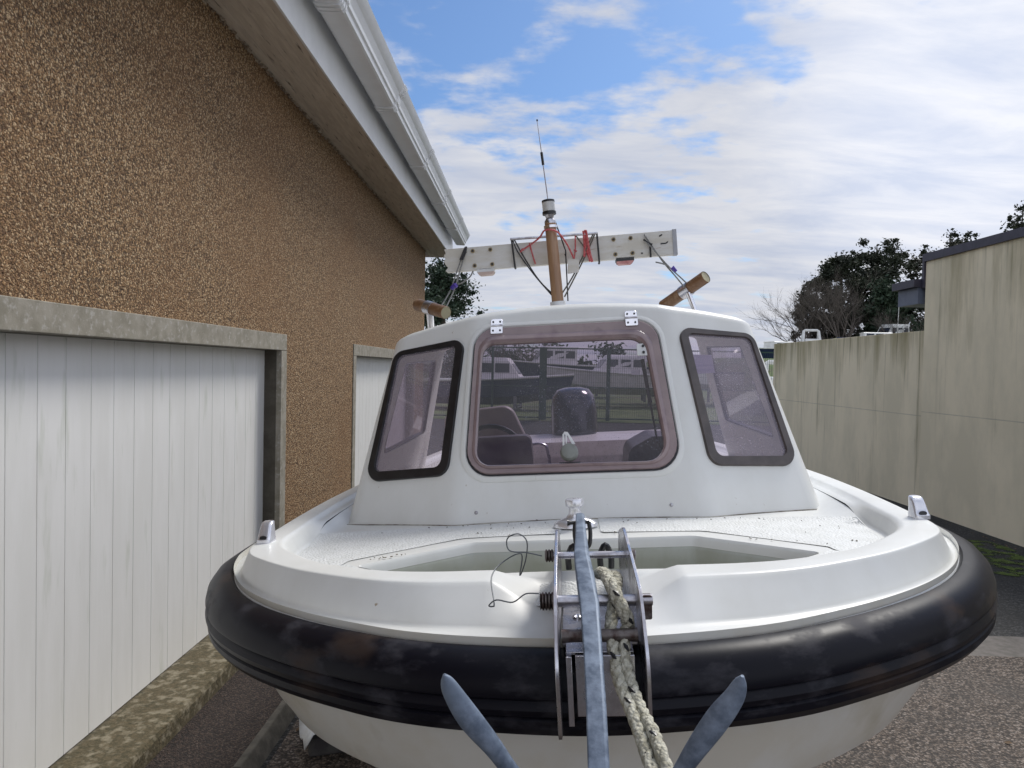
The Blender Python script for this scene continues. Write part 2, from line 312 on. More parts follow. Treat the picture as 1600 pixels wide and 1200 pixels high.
def sheet(mb, outer, holes, zf, grid=.08):
    pts = []; ed = []
    for lp in [outer]+holes:
        k = len(pts); pts += [Vector((p[0], p[1])) for p in lp]; n = len(lp); ed += [(k+i, k+(i+1) % n) for i in range(n)]
    xs = [p[0] for p in outer]; ys = [p[1] for p in outer]
    x = min(xs)+grid/2
    while x < max(xs):
        y = min(ys)+grid/2
        while y < max(ys):
            if inside((x, y), outer) and not any(inside((x, y), h) for h in holes): pts.append(Vector((x, y)))
            y += grid
        x += grid
    r = delaunay_2d_cdt(pts, ed, [], 0, 1e-6)
    vs = r[0]; fs = []
    for f in r[2]:
        c = ((vs[f[0]].x+vs[f[1]].x+vs[f[2]].x)/3, (vs[f[0]].y+vs[f[1]].y+vs[f[2]].y)/3)
        if inside(c, outer) and not any(inside(c, h) for h in holes): fs.append(tuple(f))
    return mb.add([(p.x, p.y, zf(p.x, p.y)) for p in vs], fs)
def rpoly(c, r, n=6):
    """rounded polygon from 2D corners; r a number or one per corner"""
    out_ = []; m = len(c); rr = r if isinstance(r, (list, tuple)) else [r]*m
    for i in range(m):
        p = Vector(c[i]); a = (Vector(c[i-1])-p).normalized(); b = (Vector(c[(i+1) % m])-p).normalized()
        th = a.angle(b); d = rr[i]/math.tan(th/2)
        s_, e_ = p+a*d, p+b*d; bis = (a+b).normalized(); ce = p+bis*(rr[i]/math.sin(th/2))
        a0 = math.atan2(*(s_-ce).yx); a1 = math.atan2(*(e_-ce).yx); da = (a1-a0+math.pi) % (2*math.pi)-math.pi
        out_ += [ce+Vector((math.cos(a0+da*k/n), math.sin(a0+da*k/n)))*rr[i] for k in range(n+1)]
    return out_

# ------------------------------------------------------------------ setting
def flat(name, poly, z, m, kind='structure'):
    mb = MB().add([(p[0], p[1], z) for p in poly], [tuple(range(len(poly)))])
    o = mb.build(name, m, smooth=False); return tag(o, kind=kind)
GRAV = cell_mat('drive aggregate', [(.035, .026, .020), (.11, .082, .062), (.20, .155, .12), (.30, .25, .21)], 68, bump=1, bdist=.006, big=((.05, .045, .04), 2, .45, .7, .5))
TARM = cell_mat('dark tarmac', [(.012, .012, .012), (.028, .027, .025), (.05, .048, .045), (.10, .10, .10)], 60, bump=.8, bdist=.005, big=((.010, .010, .009), 1.2, .4, .6, .6))
STRIPC = mat('slab', (.16, .14, .125), .85, c2=(.11, .10, .085), nscale=12, bump=.4, bscale=90)
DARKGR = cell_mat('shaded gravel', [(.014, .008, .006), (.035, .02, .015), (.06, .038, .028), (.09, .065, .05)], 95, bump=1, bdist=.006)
GRASS = mat('grass', (.05, .085, .02), .9, c2=(.10, .14, .035), nscale=1.5, bump=1, bscale=20, bdist=.05, c3=(.10, .09, .05), n3=.4, lo3=.5, hi3=.7)
def gz(y, x=0): return 1.43*sst(9, 12, x)*sst(25, 44, y)+(0.0 if y < 15.5 else .66*sst(15.5, 20, y))+.86*sst(7.5, 10.5, x)*sst(20, 25, y)
ys_ = [-30, -10, 0, 5, 10, 15.5]+[15.5+.5*i for i in range(1, 10)]+[22, 23, 24, 25, 28, 31, 35, 40, 44, 60, 150, 400, 1200]
mb = MB(); mb.loft([[(x, y, gz(y, x)) for x in (-900, -60, -1.45, 6, 7.5, 8.5, 9.5, 10.5, 12, 60, 900)] for y in ys_], closed=False)
tag(mb.build('ground', TARM), kind='structure')
flat('aggregate_drive', [(-1.30, -4), (6.2, -4), (6.2, 5.42), (-1.30, 5.42)], .004, GRAV)
flat('slab_strip', [(-1.30, 5.42), (6.2, 5.42), (6.2, 5.85), (-1.30, 5.85)], .004, STRIPC)
mb = MB(); mb.loft([[(x, y, gz(y, x)+.01) for x in (-500, -30, 0, 7.5, 8.5, 9.5, 10.5, 12, 30, 500)] for y in [19.6, 20, 21, 22, 23, 24, 25, 28, 31, 35, 40, 44, 50, 60, 150, 400, 1100]], closed=False)
tag(mb.build('grass_field', GRASS), kind='structure')
MOSS = mat('moss', (.045, .075, .010), .95, c2=(.085, .12, .012), nscale=18, bump=1, bscale=60, bdist=.02)
def mossmask(m):
    t = m.node_tree; n = t.nodes; b = n['Principled BSDF']; tcn = n.new('ShaderNodeTexCoord'); x = n.new('ShaderNodeTexNoise'); x.inputs['Scale'].default_value = 5; x.inputs['Detail'].default_value = 8
    t.links.new(tcn.outputs['Object'], x.inputs['Vector']); r = n.new('ShaderNodeMapRange'); t.links.new(x.outputs[0], r.inputs[0]); r.inputs[1].default_value = .47; r.inputs[2].default_value = .56; t.links.new(r.outputs[0], b.inputs['Alpha'])
mossmask(MOSS)
pl = rpoly([(4.9, 7.7), (5.75, 7.5), (5.95, 9.2), (5.3, 9.5)], .25)
tag(flat('moss', pl, .006, MOSS), kind='stuff')
pl = rpoly([(5.0, 6.4), (6.0, 6.2), (6.1, 7.3), (5.2, 7.2)], .25)
tag(flat('moss', pl, .006, MOSS), kind='stuff')
# gravel strip and kerb along the garage
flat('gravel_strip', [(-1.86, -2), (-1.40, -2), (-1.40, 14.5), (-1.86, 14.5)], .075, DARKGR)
kb = MB(); y = -2.0
while y < 14.4:
    kb.loft([[(-1.415, yy, -.1), (-1.415, yy, .085), (-1.375, yy, .088), (-1.28, yy, -.1)] for yy in (y, y+.905)], closed=True, cap=True); y += .915
tag(kb.build('kerb', mat('kerb concrete', (.10, .09, .075), .9, c2=(.06, .055, .045), nscale=14, bump=.5, bscale=100), smooth=False, bevel=.006), kind='structure')

# ------------------------------------------------------------------ garage building on the left
WX, DX = -2.05, -2.18
SO = GZ+2.24
gar = tag(empty('garage_building', (WX, 0, 0)), 'long garage with brown pebbledash walls, white boarded doors and white gutter', 'garage')
def gp(mb, name, m, **k): return shift(mb, (-WX, 0, 0)).build(name, m, gar, **k)
doors = [(-.6, 5.94), (8.55, 12.9)]
LT, LB = GZ+.24, GZ+.105
ST = GZ-1.905
wall = MB()
y = -3.0; segs = []
for a, b in doors: segs.append((y, a-.13)); y = b+.13
segs.append((y, 14.15))
for a, b in segs: wall.box((WX-.25, a, -.2), (WX, b, LT))
wall.box((WX-.25, -3, LT), (WX, 14.15, SO+.25))
wall.box((WX-6, 13.9, -.2), (WX-.25, 14.15, SO+.25))
gp(wall, 'wall', PEB, smooth=False, weld=True)
for a, b in doors:
    su = MB(); fx = WX+.012
    su.box((WX-.28, a-.13, LB), (fx, b+.13, LT))
    gp(su, 'lintel', CONC, smooth=False, bevel=.004)
    for q0, q1, side in ((a-.13, a, 0), (b, b+.13, 1)):
        fj = MB().box((WX-.03, q0, -.05), (fx, q1, LB-.002)); gp(fj, 'door_surround', CONC, smooth=False)
        yy = a if not side else b
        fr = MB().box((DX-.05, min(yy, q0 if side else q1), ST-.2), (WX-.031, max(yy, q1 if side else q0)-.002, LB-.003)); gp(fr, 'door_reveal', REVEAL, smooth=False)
    dm = MB(); rings = []; prof = []; y = a+.005
    y = b-.19
    prof = [(DX, b-.001)]
    while y > a+.05:
        prof += [(DX, y+.0035), (DX-.006, y+.002), (DX-.006, y-.002), (DX, y-.0035)]; y -= .1985
    prof.append((DX, a+.001))
    n = len(prof)
    vs = [(p[0], p[1], ST+.012) for p in prof]+[(p[0], p[1], LB-.004) for p in prof]
    fs = [(i, i+1, n+i+1, n+i) for i in range(n-1)]
    dm.add(vs, fs)
    dr = gp(dm, 'garage_door', DOORM, smooth=False)
    hb = MB().tube([(DX+.02, (a+b)/2, GZ-.95), (DX+.05, (a+b)/2, GZ-.95)], .02, 12); hb.box((DX+.05, (a+b)/2-.06, GZ-.965), (DX+.062, (a+b)/2+.06, GZ-.935))
    shift(hb, (-WX, 0, 0)); hb.build('handle', BLACK, dr)
random.seed(3)
st = MB(); yy = [-1+i*.11 for i in range(140)]
st.loft([[(DX-.08, y, ST-.14), (DX-.08, y, ST), (-1.85+random.uniform(-.006, .003), y, ST+.002), (-1.842+random.uniform(-.005, .005), y, ST-.02), (-1.845, y, .07+max(0, random.uniform(-.08, .02)))] for y in yy], closed=True, cap=True)
gp(st, 'door_step', MOSSY, smooth=False)
# eaves
so_ = MB(); xs = [WX-.02+i*(.46/4) for i in range(5)]
prof = []
for i in range(4):
    prof += [(xs[i]+.002, SO), (xs[i+1]-.004, SO), (xs[i+1]-.003, SO+.004), (xs[i+1]+.001, SO+.004)]
prof[-1] = (-1.622, SO+.004)
Y1 = 14.9
so_.loft([[(x, y, z) for x, z in prof] for y in (-3, Y1)], closed=False)
gp(so_, 'soffit', SOFF, smooth=False)
ms = MB(); random.seed(5)
for i in range(900):   # crumbling mortar bead at the head of the wall
    y = random.uniform(2.3, 14.1); r = random.uniform(.006, .02)
    c = Vector((WX+random.uniform(0, .02), y, SO-random.uniform(.0, .02)))
    q = [c+Vector((random.uniform(-1, 1), random.uniform(-2.5, 2.5), random.uniform(-1, .6)))*r for _ in range(6)]
    ms.add(q, [(0, 1, 2), (2, 1, 3), (3, 4, 2), (4, 5, 2), (0, 2, 5), (1, 0, 5), (3, 1, 5, 4)])
mbd = gp(ms, 'mortar_bead', mat('mortar', (.50, .42, .33), .9, c2=(.22, .16, .11), nscale=18), smooth=False)
mbd['kind'] = 'stuff'
fa = MB().loft([[(-1.62, y, SO-.012), (-1.60, y, SO-.012), (-1.60, y, SO+.46), (-1.62, y, SO+.46)] for y in (-3, Y1)], cap=True)
gp(fa, 'fascia', UPVC, smooth=False, bevel=.003)
gpr = [(-1.52, .262), (-1.37, .258), (-1.352, .268), (-1.345, .30), (-1.33, .312), (-1.322, .355), (-1.318, .375), (-1.29, .40), (-1.262, .445), (-1.25, .47), (-1.258, .472), (-1.27, .445), (-1.30, .39), (-1.35, .29), (-1.50, .29), (-1.53, .46), (-1.55, .46), (-1.545, .28)]
gu = MB().loft([[(x, y, SO+z) for x, z in gpr] for y in (-3, Y1+.05)], cap=True)
go = gp(gu, 'gutter', UPVC, smooth=True, angle=25)
for y in (1.0, 3.05, 5.1, 7.1, 9.15, 11.2, 13.25):
    g2 = [(x+(.012 if x > -1.4 else (-.004 if x < -1.5 else 0)), z-(.014 if i < 2 else 0)) for i, (x, z) in enumerate(gpr[:10])]
    g2 += [(x-.024, z+.020) for x, z in g2[::-1]]
    br = MB()
    for w0 in (-.065, .035):
        br.loft([[(x, y+k, SO+z) for x, z in g2] for k in (w0, w0+.025)], cap=True)
    br.loft([[(x-.002, y+k, SO+z) for x, z in g2] for k in (-.02, .02)], cap=True)
    shift(br, (-WX, 0, 0)); br.build('gutter_union', UPVC, go, smooth=False)
rf = MB().loft([[(-1.50, y, SO+.50), (-1.50, y, SO+.53), (-5.5, y, SO+2.55), (-5.5, y, SO+2.5)] for y in (-3, Y1)], cap=True)
gp(rf, 'roof', TILE, smooth=False)
eb = MB().loft([[(WX-4, y, SO-.001), (-1.61, y, SO-.001), (-1.61, y, SO+.44), (WX-4, y, SO+2.0)] for y in (Y1, Y1+.02)], cap=True)
gp(eb, 'verge_board', SOFF, smooth=False)

# ------------------------------------------------------------------ walls on the right
def wx(y): return 6.15-.026*(y-9)
ob = tag(empty('outbuilding', (6.2, 4, 0)), 'tall cream rendered outbuilding wall with dark roof trim', 'building')
def op(mb, name, m, **k): return shift(mb, (-6.2, -4, 0)).build(name, m, ob, **k)
T1 = GZ+1.78
YJ = 11.3
op(MB().add([(wx(1), 1, -.1), (wx(YJ), YJ, -.1), (12, YJ, -.1), (12, 1, -.1), (wx(1), 1, T1), (wx(YJ), YJ, T1), (12, YJ, T1), (12, 1, T1)],
   [(0,3,2,1),(4,5,6,7),(0,1,5,4),(1,2,6,5),(2,3,7,6),(3,0,4,7)]), 'wall', RENDER2, smooth=False)
op(MB().add([(wx(1)-.035, 1, T1-.02), (wx(YJ)-.035, YJ+.05, T1-.02), (12, YJ+.05, T1-.02), (12, 1, T1-.02), (wx(1)-.035, 1, T1+.10), (wx(YJ)-.035, YJ+.05, T1+.10), (12, YJ+.05, T1+.10), (12, 1, T1+.10)],
   [(0,3,2,1),(4,5,6,7),(0,1,5,4),(1,2,6,5),(2,3,7,6),(3,0,4,7)]), 'roof_trim', DARKT, smooth=False)
op(MB().box((wx(YJ)-.03, YJ+.004, GZ+1.36), (wx(YJ)+.12, YJ+.06, T1-.021)), 'corner_trim', DARKT, smooth=False)
op(MB().box((wx(YJ)-.14, YJ+.07, GZ+1.38), (wx(YJ)+2, YJ+.75, GZ+1.50)), 'canopy_trim', DARKT, smooth=False)
op(MB().box((wx(YJ)-.06, YJ+.10, GZ+1.12), (wx(YJ)+2, YJ+.70, GZ+1.378)), 'canopy_box', mat('canopy box', (.13, .15, .20), .5, c2=(.10, .12, .17), nscale=3), smooth=False)
bw = MB(); bx = .03
bw.add([(wx(YJ)+bx, YJ+.002, -.1), (wx(17.7)+bx, 17.7, -.1), (wx(17.7)+.25, 17.7, -.1), (wx(YJ)+.25, YJ+.002, -.1), (wx(YJ)+bx, YJ+.002, GZ+.705), (wx(17.7)+bx, 17.7, GZ+.705), (wx(17.7)+.25, 17.7, GZ+.705), (wx(YJ)+.25, YJ+.002, GZ+.705)],
   [(0,3,2,1),(4,5,6,7),(0,1,5,4),(1,2,6,5),(2,3,7,6),(3,0,4,7)])
o = bw.build('boundary_wall', RENDER, smooth=False, bevel=.008); tag(o, 'algae streaked concrete boundary wall, lower than the building it joins', 'wall')

# ------------------------------------------------------------------ the boat (built in its own frame: x across, y aft, z up from eye height)
PS, TH = R(3.0), R(-4.0)
RB = Matrix.Rotation(-PS, 3, 'Z') @ Matrix.Rotation(TH, 3, 'Y')
OB = Vector((.02, 0, GZ))
def b2w(p): return OB + RB @ Vector(p)
BASE = Vector((0, 1.35, -1.4))
boat = tag(empty('fishing_boat', b2w(BASE), RB), 'white fibreglass cabin fishing boat with thick black rubber fender, bow towards the viewer', 'boat')
def bp(mb, name, m, parent=None, **k): return shift(mb, -BASE).build(name, m, parent or boat, **k)
def bthing(name, base, label, cat, group=None): 
    e = tag(empty(name, b2w(base), RB), label, cat, group); e['_b'] = 0; del e['_b']; return e
def tp(mb, base, name, m, parent, **k): return shift(mb, -Vector(base)).build(name, m, parent, **k)
KF = [(0,1.335),(.2,1.355),(.36,1.395),(.50,1.46),(.62,1.53),(.74,1.62),(.85,1.735),(.935,1.87),(.99,2.0),(1.017,2.13),(1.035,2.45),(1.04,3.0),(1.03,4.3),(.98,6.2)]
KG = [(0,1.49),(.2,1.505),(.35,1.515),(.46,1.54),(.565,1.585),(.675,1.645),(.785,1.73),(.86,1.81),(.895,1.91),(.905,2.05),(.92,2.45),(.925,3.0),(.915,4.3),(.87,6.2)]
KI = [(0,1.60),(.2,1.60),(.33,1.60),(.44,1.615),(.53,1.65),(.63,1.705),(.73,1.80),(.80,1.89),(.83,1.98),(.838,2.1),(.855,2.45),(.86,3.0),(.85,4.3),(.80,6.2)]
def half(K):
    K2 = [(-K[1][0], K[1][1])]+K
    return catmull([(x, y, 0) for x, y in K2], 14)[14:]
def full(K):
    h = half(K); return [Vector((-p.x, p.y, 0)) for p in h[:0:-1]]+h
FC, GC, IC = full(KF), full(KG), full(KI)
def drop(y): return -.10*sst(2.2, 6, y)     # sheer falls away aft
def zd(x, y): return -.458-.030*min(1, (x/.8)**2)+drop(y)+.034*max(sst(2.42, 2.62, y)*sst(.5, .76, abs(x)), sst(2.10, 2.28, y)*sst(.77, .83, abs(x)))
rings = []
for f, g, i in zip(FC, GC, IC):
    h = min(1, max(0, (abs(g.x)-.085)/.115)); h = h*.8+.2*h*h*(3-2*h); dz = drop(f.y)
    def P(a, b, t, zl, zh, dx=0):
        p = a.lerp(b, t); return Vector((p.x, p.y, zl+(zh-zl)*h+dz))
    inn = (i-g).normalized()
    r = [P(f, g, -.02, -.535, -.535), P(f, g, .0, -.522, -.522), P(f, g, .04, -.515, -.515), P(f, g, .30, -.513, -.512), P(f, g, .42, -.511, -.509), P(f, g, .48, -.510, -.503), P(f, g, .53, -.509, -.494), P(f, g, .75, -.508, -.468), P(f, g, .94, -.504, -.4455), P(f, g, .985, -.503, -.4395), P(f, g, 1.03, -.501, -.437), P(f, g, 1.10, -.50, -.4362),
         P(g, i, .4, -.49, -.4355), P(g, i, .85, -.478, -.4365), P(g, i, .96, -.474, -.440)]
    zi = zd(i.x, i.y)
    q = i+inn*.008; r.append(Vector((q.x, q.y, -.466-(.466-.450)*0+( -.450+.466)*h+dz)))
    q = i+inn*.020; r.append(Vector((q.x, q.y, zi+.006)))
    q = i+inn*.034; r.append(Vector((q.x, q.y, zi)))
    rings.append(r)
gw = bp(MB().loft(rings, closed=False), 'gunwale', GEL, angle=70); wn = gw.modifiers.new('wn', 'WEIGHTED_NORMAL'); wn.keep_sharp = True; wn.weight = 90
EDGE = [r[-1] for r in rings]
# deck
well = rpoly([(-.575, 1.79), (-.30, 1.955), (.30, 1.955), (.575, 1.79), (.47, 1.695), (.34, 1.655), (-.34, 1.655), (-.47, 1.695)], [.012, .05, .05, .012, .03, .04, .04, .03], 5)
cock = rpoly([(-.72, 2.42), (-.72, 5.45), (.72, 5.45), (.72, 2.42)], .06, 4)
outer = [(p.x, p.y) for p in EDGE]
bp(sheet(MB(), outer, [well, cock], zd, .09), 'deck', GEL, angle=60)
def inset(poly, d):
    n = len(poly); o = []
    a = sum(poly[i-1][0]*poly[i][1]-poly[i][0]*poly[i-1][1] for i in range(n)); s_ = 1 if a > 0 else -1
    for i in range(n):
        t = (Vector(poly[(i+1) % n])-Vector(poly[i-1])).normalized(); o.append(Vector(poly[i])+Vector((-t.y, t.x))*d*s_)
    return o
lv = [(0, .0), (.004, -.003), (.010, -.008), (.014, -.022), (.016, -.026), (.019, -.0285), (.023, -.031), (.024, -.06), (.028, -.30)]
rr = []
for d, z in lv:
    q = inset(well, d*.62)
    rr.append([(p[0], p[1], zd(well[k][0], well[k][1])+z) for k, p in enumerate(q)])
wl = MB().loft(rr, closed=True); wl.add(rr[-1], [tuple(range(len(rr[-1])))])
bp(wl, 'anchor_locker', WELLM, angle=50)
# rim of the locker drawn in gelcoat
bp(MB().loft([[ (p[0], p[1], p[2]+.0012) for p in r] for r in rr[:5]], closed=True), 'locker_rim', GEL, angle=70)
cl = MB(); cz = [(0, .0), (.0, -.02), (.0, -.62)]
cl.loft([[(p[0], p[1], (zd(p[0], p[1]) if z > -.1 else -1.1)+(z if z > -.1 else 0)) for p in cock] for d, z in cz], closed=True)
cl.add([(p[0], p[1], -1.1) for p in cock], [tuple(range(len(cock)))])
bp(cl, 'cockpit_liner', GELIN, angle=40)
# tread panels
zt = lambda x, y: zd(x, y)+.0022
for s_ in (-1, 1):
    gc = [p for p in half(KI) if .66 < p.x and p.y < 2.19][::5]
    gin = [(s_*(p.x-.034), p.y+.016) for p in gc]
    a = [Vector(v) for v in ((s_*.055, 2.195), (s_*.055, 2.02), (s_*.065, 2.01), (s_*.325, 2.01), (s_*.345, 2.003), (s_*.61, 1.848))]+[Vector(g) for g in gin]+[Vector((s_*.80, 2.20))]
    o = bp(sheet(MB(), a, [], zt, .06), 'tread_panel', TREAD, angle=60)
    b = rpoly([(s_*.605, 1.815), (s_*.655, 1.780), (s_*.56, 1.708), (s_*.515, 1.712)], .008, 3)
    bp(sheet(MB(), b, [], zt, .03), 'tread_panel', TREAD, angle=60)
    c = rpoly([(s_*.80, 2.26), (s_*.80, 2.85), (s_*.79, 3.7), (s_*.81, 3.7), (s_*.825, 2.85), (s_*.812, 2.26)], .006, 3)
nz = lambda x, y: -.474+(y-1.62)*.15*-1*-1+.0045 if False else (-.5+ (y-1.49)/.11*.022)+.010
bp(sheet(MB(), rpoly([(-.165, 1.605), (.165, 1.605), (.11, 1.50), (-.11, 1.50)], .01, 3), [], lambda x, y: -.495+(y-1.50)*.2+.0045, .03), 'tread_panel', TREAD)
# fender
prof = [(-.004, -.522), (.008, -.513), (.03, -.514), (.055, -.526), (.074, -.548), (.081, -.572), (.080, -.580), (.074, -.584), (.079, -.589), (.083, -.600), (.080, -.611), (.073, -.615), (.079, -.620), (.078, -.634), (.066, -.650), (.040, -.660), (.0, -.658), (-.01, -.60)]
def normals(C):
    o = []
    for k in range(len(C)):
        t = (C[min(k+1, len(C)-1)]-C[max(k-1, 0)]).normalized(); o.append(Vector((t.y, -t.x, 0)))
    return o
NF = normals(FC)
fr = [[Vector((f.x+n.x*a*.91, f.y+n.y*a*.96, z+drop(f.y))) for a, z in prof] for f, n in zip(FC, NF)]
bp(MB().loft(fr, closed=True, cap=True), 'rubber_fender', RUBB, angle=28)
# hull
HL = [(-.50, 1.0, .002), (-.64, .99, .006), (-.72, .965, .03), (-.80, .93, .055), (-.84, .905, .07), (-.862, .897, .082), (-.868, .870, .105), (-.95, .80, .16), (-1.0, .75, .21), (-1.12, .55, .32), (-1.24, .28, .46), (-1.34, .02, .62)]
hr = []
for f in FC:
    bow = 1-sst(1.4, 4.0, f.y)
    hr.append([(f.x*(sx if bow > 0 else sx), f.y+dy*(.35+.65*bow), z+drop(f.y)*(1 if z > -1 else .3)) for z, sx, dy in HL])
bp(MB().loft(hr, closed=False), 'hull', HULL, angle=22)
tr = MB().add([hr[0][k] for k in range(len(HL))]+[hr[-1][k] for k in range(len(HL)-1, -1, -1)], [tuple(range(2*len(HL)))])
bp(tr, 'transom', HULL, smooth=False)

# ---- cabin
T25 = math.tan(R(25))
def Pc(x, z): return Vector((x, 2.2+T25*(z+.46), z))
def Ps(x, z): return Vector((x, 2.2+.46*(abs(x)-.39)+.5097*(z+.46), z))
def bez(a, b, c, t): return a*(1-t)**2+b*2*t*(1-t)+c*t*t
def level(zf):
    """right half of the plan line at the height zf(x)"""
    def solve(fx):
        z = .1
        for _ in range(8): z = zf(fx(z))
        return z
    o = []
    xc = lambda z: .39-.095*(z+.46); xo = lambda z: .783-.226*(z+.489)
    for x in (0, .09, .18, .25): z = zf(x); o.append(Pc(x*1.0, z))
    z = solve(lambda z: xc(z)-.03); a = Pc(xc(z)-.03, z); z = solve(xc); b = Pc(xc(z), z); z = solve(lambda z: xc(z)+.03); c = Ps(xc(z)+.03, z)
    o += [bez(a, b, c, k/6) for k in range(7)]
    for t in (.35, .65): z = solve(lambda z: xc(z)+.03+(xo(z)-.10-xc(z))*t); o.append(Ps(xc(z)+.03+(xo(z)-.10-xc(z))*t, z))
    z = solve(lambda z: xo(z)-.05); a = Ps(xo(z)-.05, z); z = solve(xo); b = Ps(xo(z), z)
    c = Vector((xo(z)+.002, b.y+.055, z))
    o += [bez(a, b, c, k/6) for k in range(7)]
    yb = b.y+.055
    for t in (.12, .3, .5, .7, .85, 1): 
        y = yb+(3.85-yb)*t; o.append(Vector((xo(z)+.002+.03*t*t, y, z)))
    return o
rz = lambda x: .226-.19*x*x
levels = []
for v in (0, .12, .25, .38, .5, .62, .74, .85, .93, 1): levels.append(level(lambda x, v=v: -.50+v*(rz(x)-.030+.50)))
top = levels[-1]; ctr = Vector((0, 3.85, 0))
for d, dz in ((.006, .012), (.016, .021), (.030, .027), (.050, .0315)):
    o = []
    for k, p in enumerate(top):
        a = top[max(k-1, 0)]; b = top[min(k+1, len(top)-1)]; t = (b-a); t.z = 0; t.normalize(); n = Vector((-t.y, t.x, 0))
        if k == 0: n = Vector((0, 1, 0))
        if k >= len(top)-6: n = Vector((-1, 0, 0))
        q = p+n*d; q.z = p.z+dz; o.append(q)
    levels.append(o)
ed = levels[-1]
for s_ in (.88, .72, .54, .36, .18, .0):
    o = []
    for p in ed:
        q = ctr+(Vector((p.x, p.y, 0))-ctr)*s_; e = ed[0] if False else p
        q.z = (rz(q.x)+.0015)+.03*(1-s_); o.append(q)
    levels.append(o)
fl = [[Vector((-p.x, p.y, p.z)) for p in l[:0:-1]]+l for l in levels]
cab = bp(MB().loft(fl, closed=False), 'cabin', GEL, weld=True)
sm = cab.modifiers.new('s', 'SOLIDIFY'); sm.thickness = .010; sm.offset = -1
def prism(loop3, n, a, b):
    m_ = MB(); m_.loft([[p+n*a for p in loop3], [p+n*b for p in loop3]], True, True); return m_
NC = Vector((0, -math.cos(R(25)), math.sin(R(25))))
def NS(s_): return Vector((s_*.46, -1, .5097)).normalized()
cutters = []
def cut(loop3, n, a=-.08, b=.08):
    c = shift(prism(loop3, n, a, b), -BASE).build('cutter', GEL, boat, smooth=False); cutters.append(c)
HO = [(-.322, .149), (.288, .149), (.322, -.324), (-.352, -.322)]
HI = [(-.297, .092), (.242, .086), (.280, -.303), (-.318, -.296)]
SO_ = [(.360, .122), (.634, .089), (.716, -.352), (.410, -.322)]
SI_ = [(.393, .098), (.6205, .076), (.684, -.318), (.437, -.297)]
cut([Pc(p.x, p.y) for p in rpoly([(-.305, .125), (.268, .122), (.302, -.308), (-.335, -.304)], .06)], NC)
for s_ in (-1, 1):
    cut([Ps(s_*p.x, p.y) for p in rpoly([(.372, .11), (.627, .083), (.70, -.338), (.42, -.31)], .02)], NS(s_))
SW = [(2.83, .07), (3.62, .09), (3.66, -.30), (2.68, -.30)]
SWI = [(2.855, .053), (3.60, .072), (3.64, -.283), (2.725, -.283)]
def Pw(s_, y, z): return Vector((s_*(.785-.226*(z+.489)+.03*((y-2.4)/1.45)**2+.001), y, z))
for s_ in (-1, 1):
    cut([Pw(s_, p.x, p.y) for p in rpoly([(2.84, .06), (3.61, .08), (3.645, -.29), (2.70, -.29)], .03)], Vector((s_, 0, .22)).normalized())
dg = bpy.context.evaluated_depsgraph_get()
for k, c in enumerate(cutters):
    b = cab.modifiers.new('b%d' % k, 'BOOLEAN'); b.object = c; b.operation = 'DIFFERENCE'; b.solver = 'EXACT'
bpy.context.view_layer.update(); dg = bpy.context.evaluated_depsgraph_get()
me = bpy.data.meshes.new_from_object(cab.evaluated_get(dg))
cab.modifiers.clear(); cab.data = me; me.name = 'cabin'
for c in cutters: bpy.data.objects.remove(c)
me.shade_smooth(); me.set_sharp_from_angle(angle=R(50))
wn = cab.modifiers.new('wn', 'WEIGHTED_NORMAL'); wn.keep_sharp = True; wn.weight = 100
def ring(outer2, inner2, P, n, prof_, name, m, parent, ro, ri):
    """window frame: rounded outer and inner outlines joined by a raised section"""
    a = rpoly(outer2, ro, 7); b = rpoly(inner2, ri, 7); rg = []
    for t, h in prof_:
        rg.append([P(*(pa.lerp(pb, t)))+n*h for pa, pb in zip(a, b)])
    rg.append(rg[0]); return bp(MB().loft(rg, closed=True), name, m, parent, angle=35)
flatp = [(0, -.004), (0, .006), (.06, .0095), (.94, .0095), (1, .006), (1, -.010)]
hat = ring(HO, HI, Pc, NC, [(0, .001), (0, .010), (.06, .0145), (.50, .0145), (.60, .020), (.82, .023), (.95, .018), (1.0, .008), (1, .002)], 'hatch_frame', MAUVE, None, [.07, .075, .08, .075], [.045, .055, .06, .045])
bp(MB().loft([[Pc(*p)+NC*.0 for p in rpoly([(a*1.012, b*1.012-.0005) for a, b in HO], .075)], [Pc(*p)+NC*.004 for p in rpoly([(a*1.012, b*1.012-.0005) for a, b in HO], .075)], [Pc(*p)+NC*.004 for p in rpoly([(a*.97, b*.97) for a, b in HO], .07)]], closed=True), 'hatch_seal', BLACK, cab)
cm_ = [(-.343, .170), (.309, .170), (.345, -.346), (-.376, -.344)]; ci_ = [(-.326, .153), (.292, .153), (.326, -.328), (-.356, -.326)]
ring(cm_, ci_, Pc, NC, [(0, -.002), (0, .0015), (.4, .006), (.8, .006), (1, .002), (1, -.002)], 'hatch_coaming', GEL, cab, [.085, .09, .095, .09], [.072, .077, .082, .077])
def pane(poly, P, n, r, name, m, parent, h=.004):
    q = [P(*p)+n*h for p in rpoly(poly, r)]; return bp(MB().add(q, [tuple(range(len(q)))]), name, m, parent, smooth=False)
pane(HI, Pc, NC, [.045, .055, .06, .045], 'hatch_pane', GLS, hat, .008)
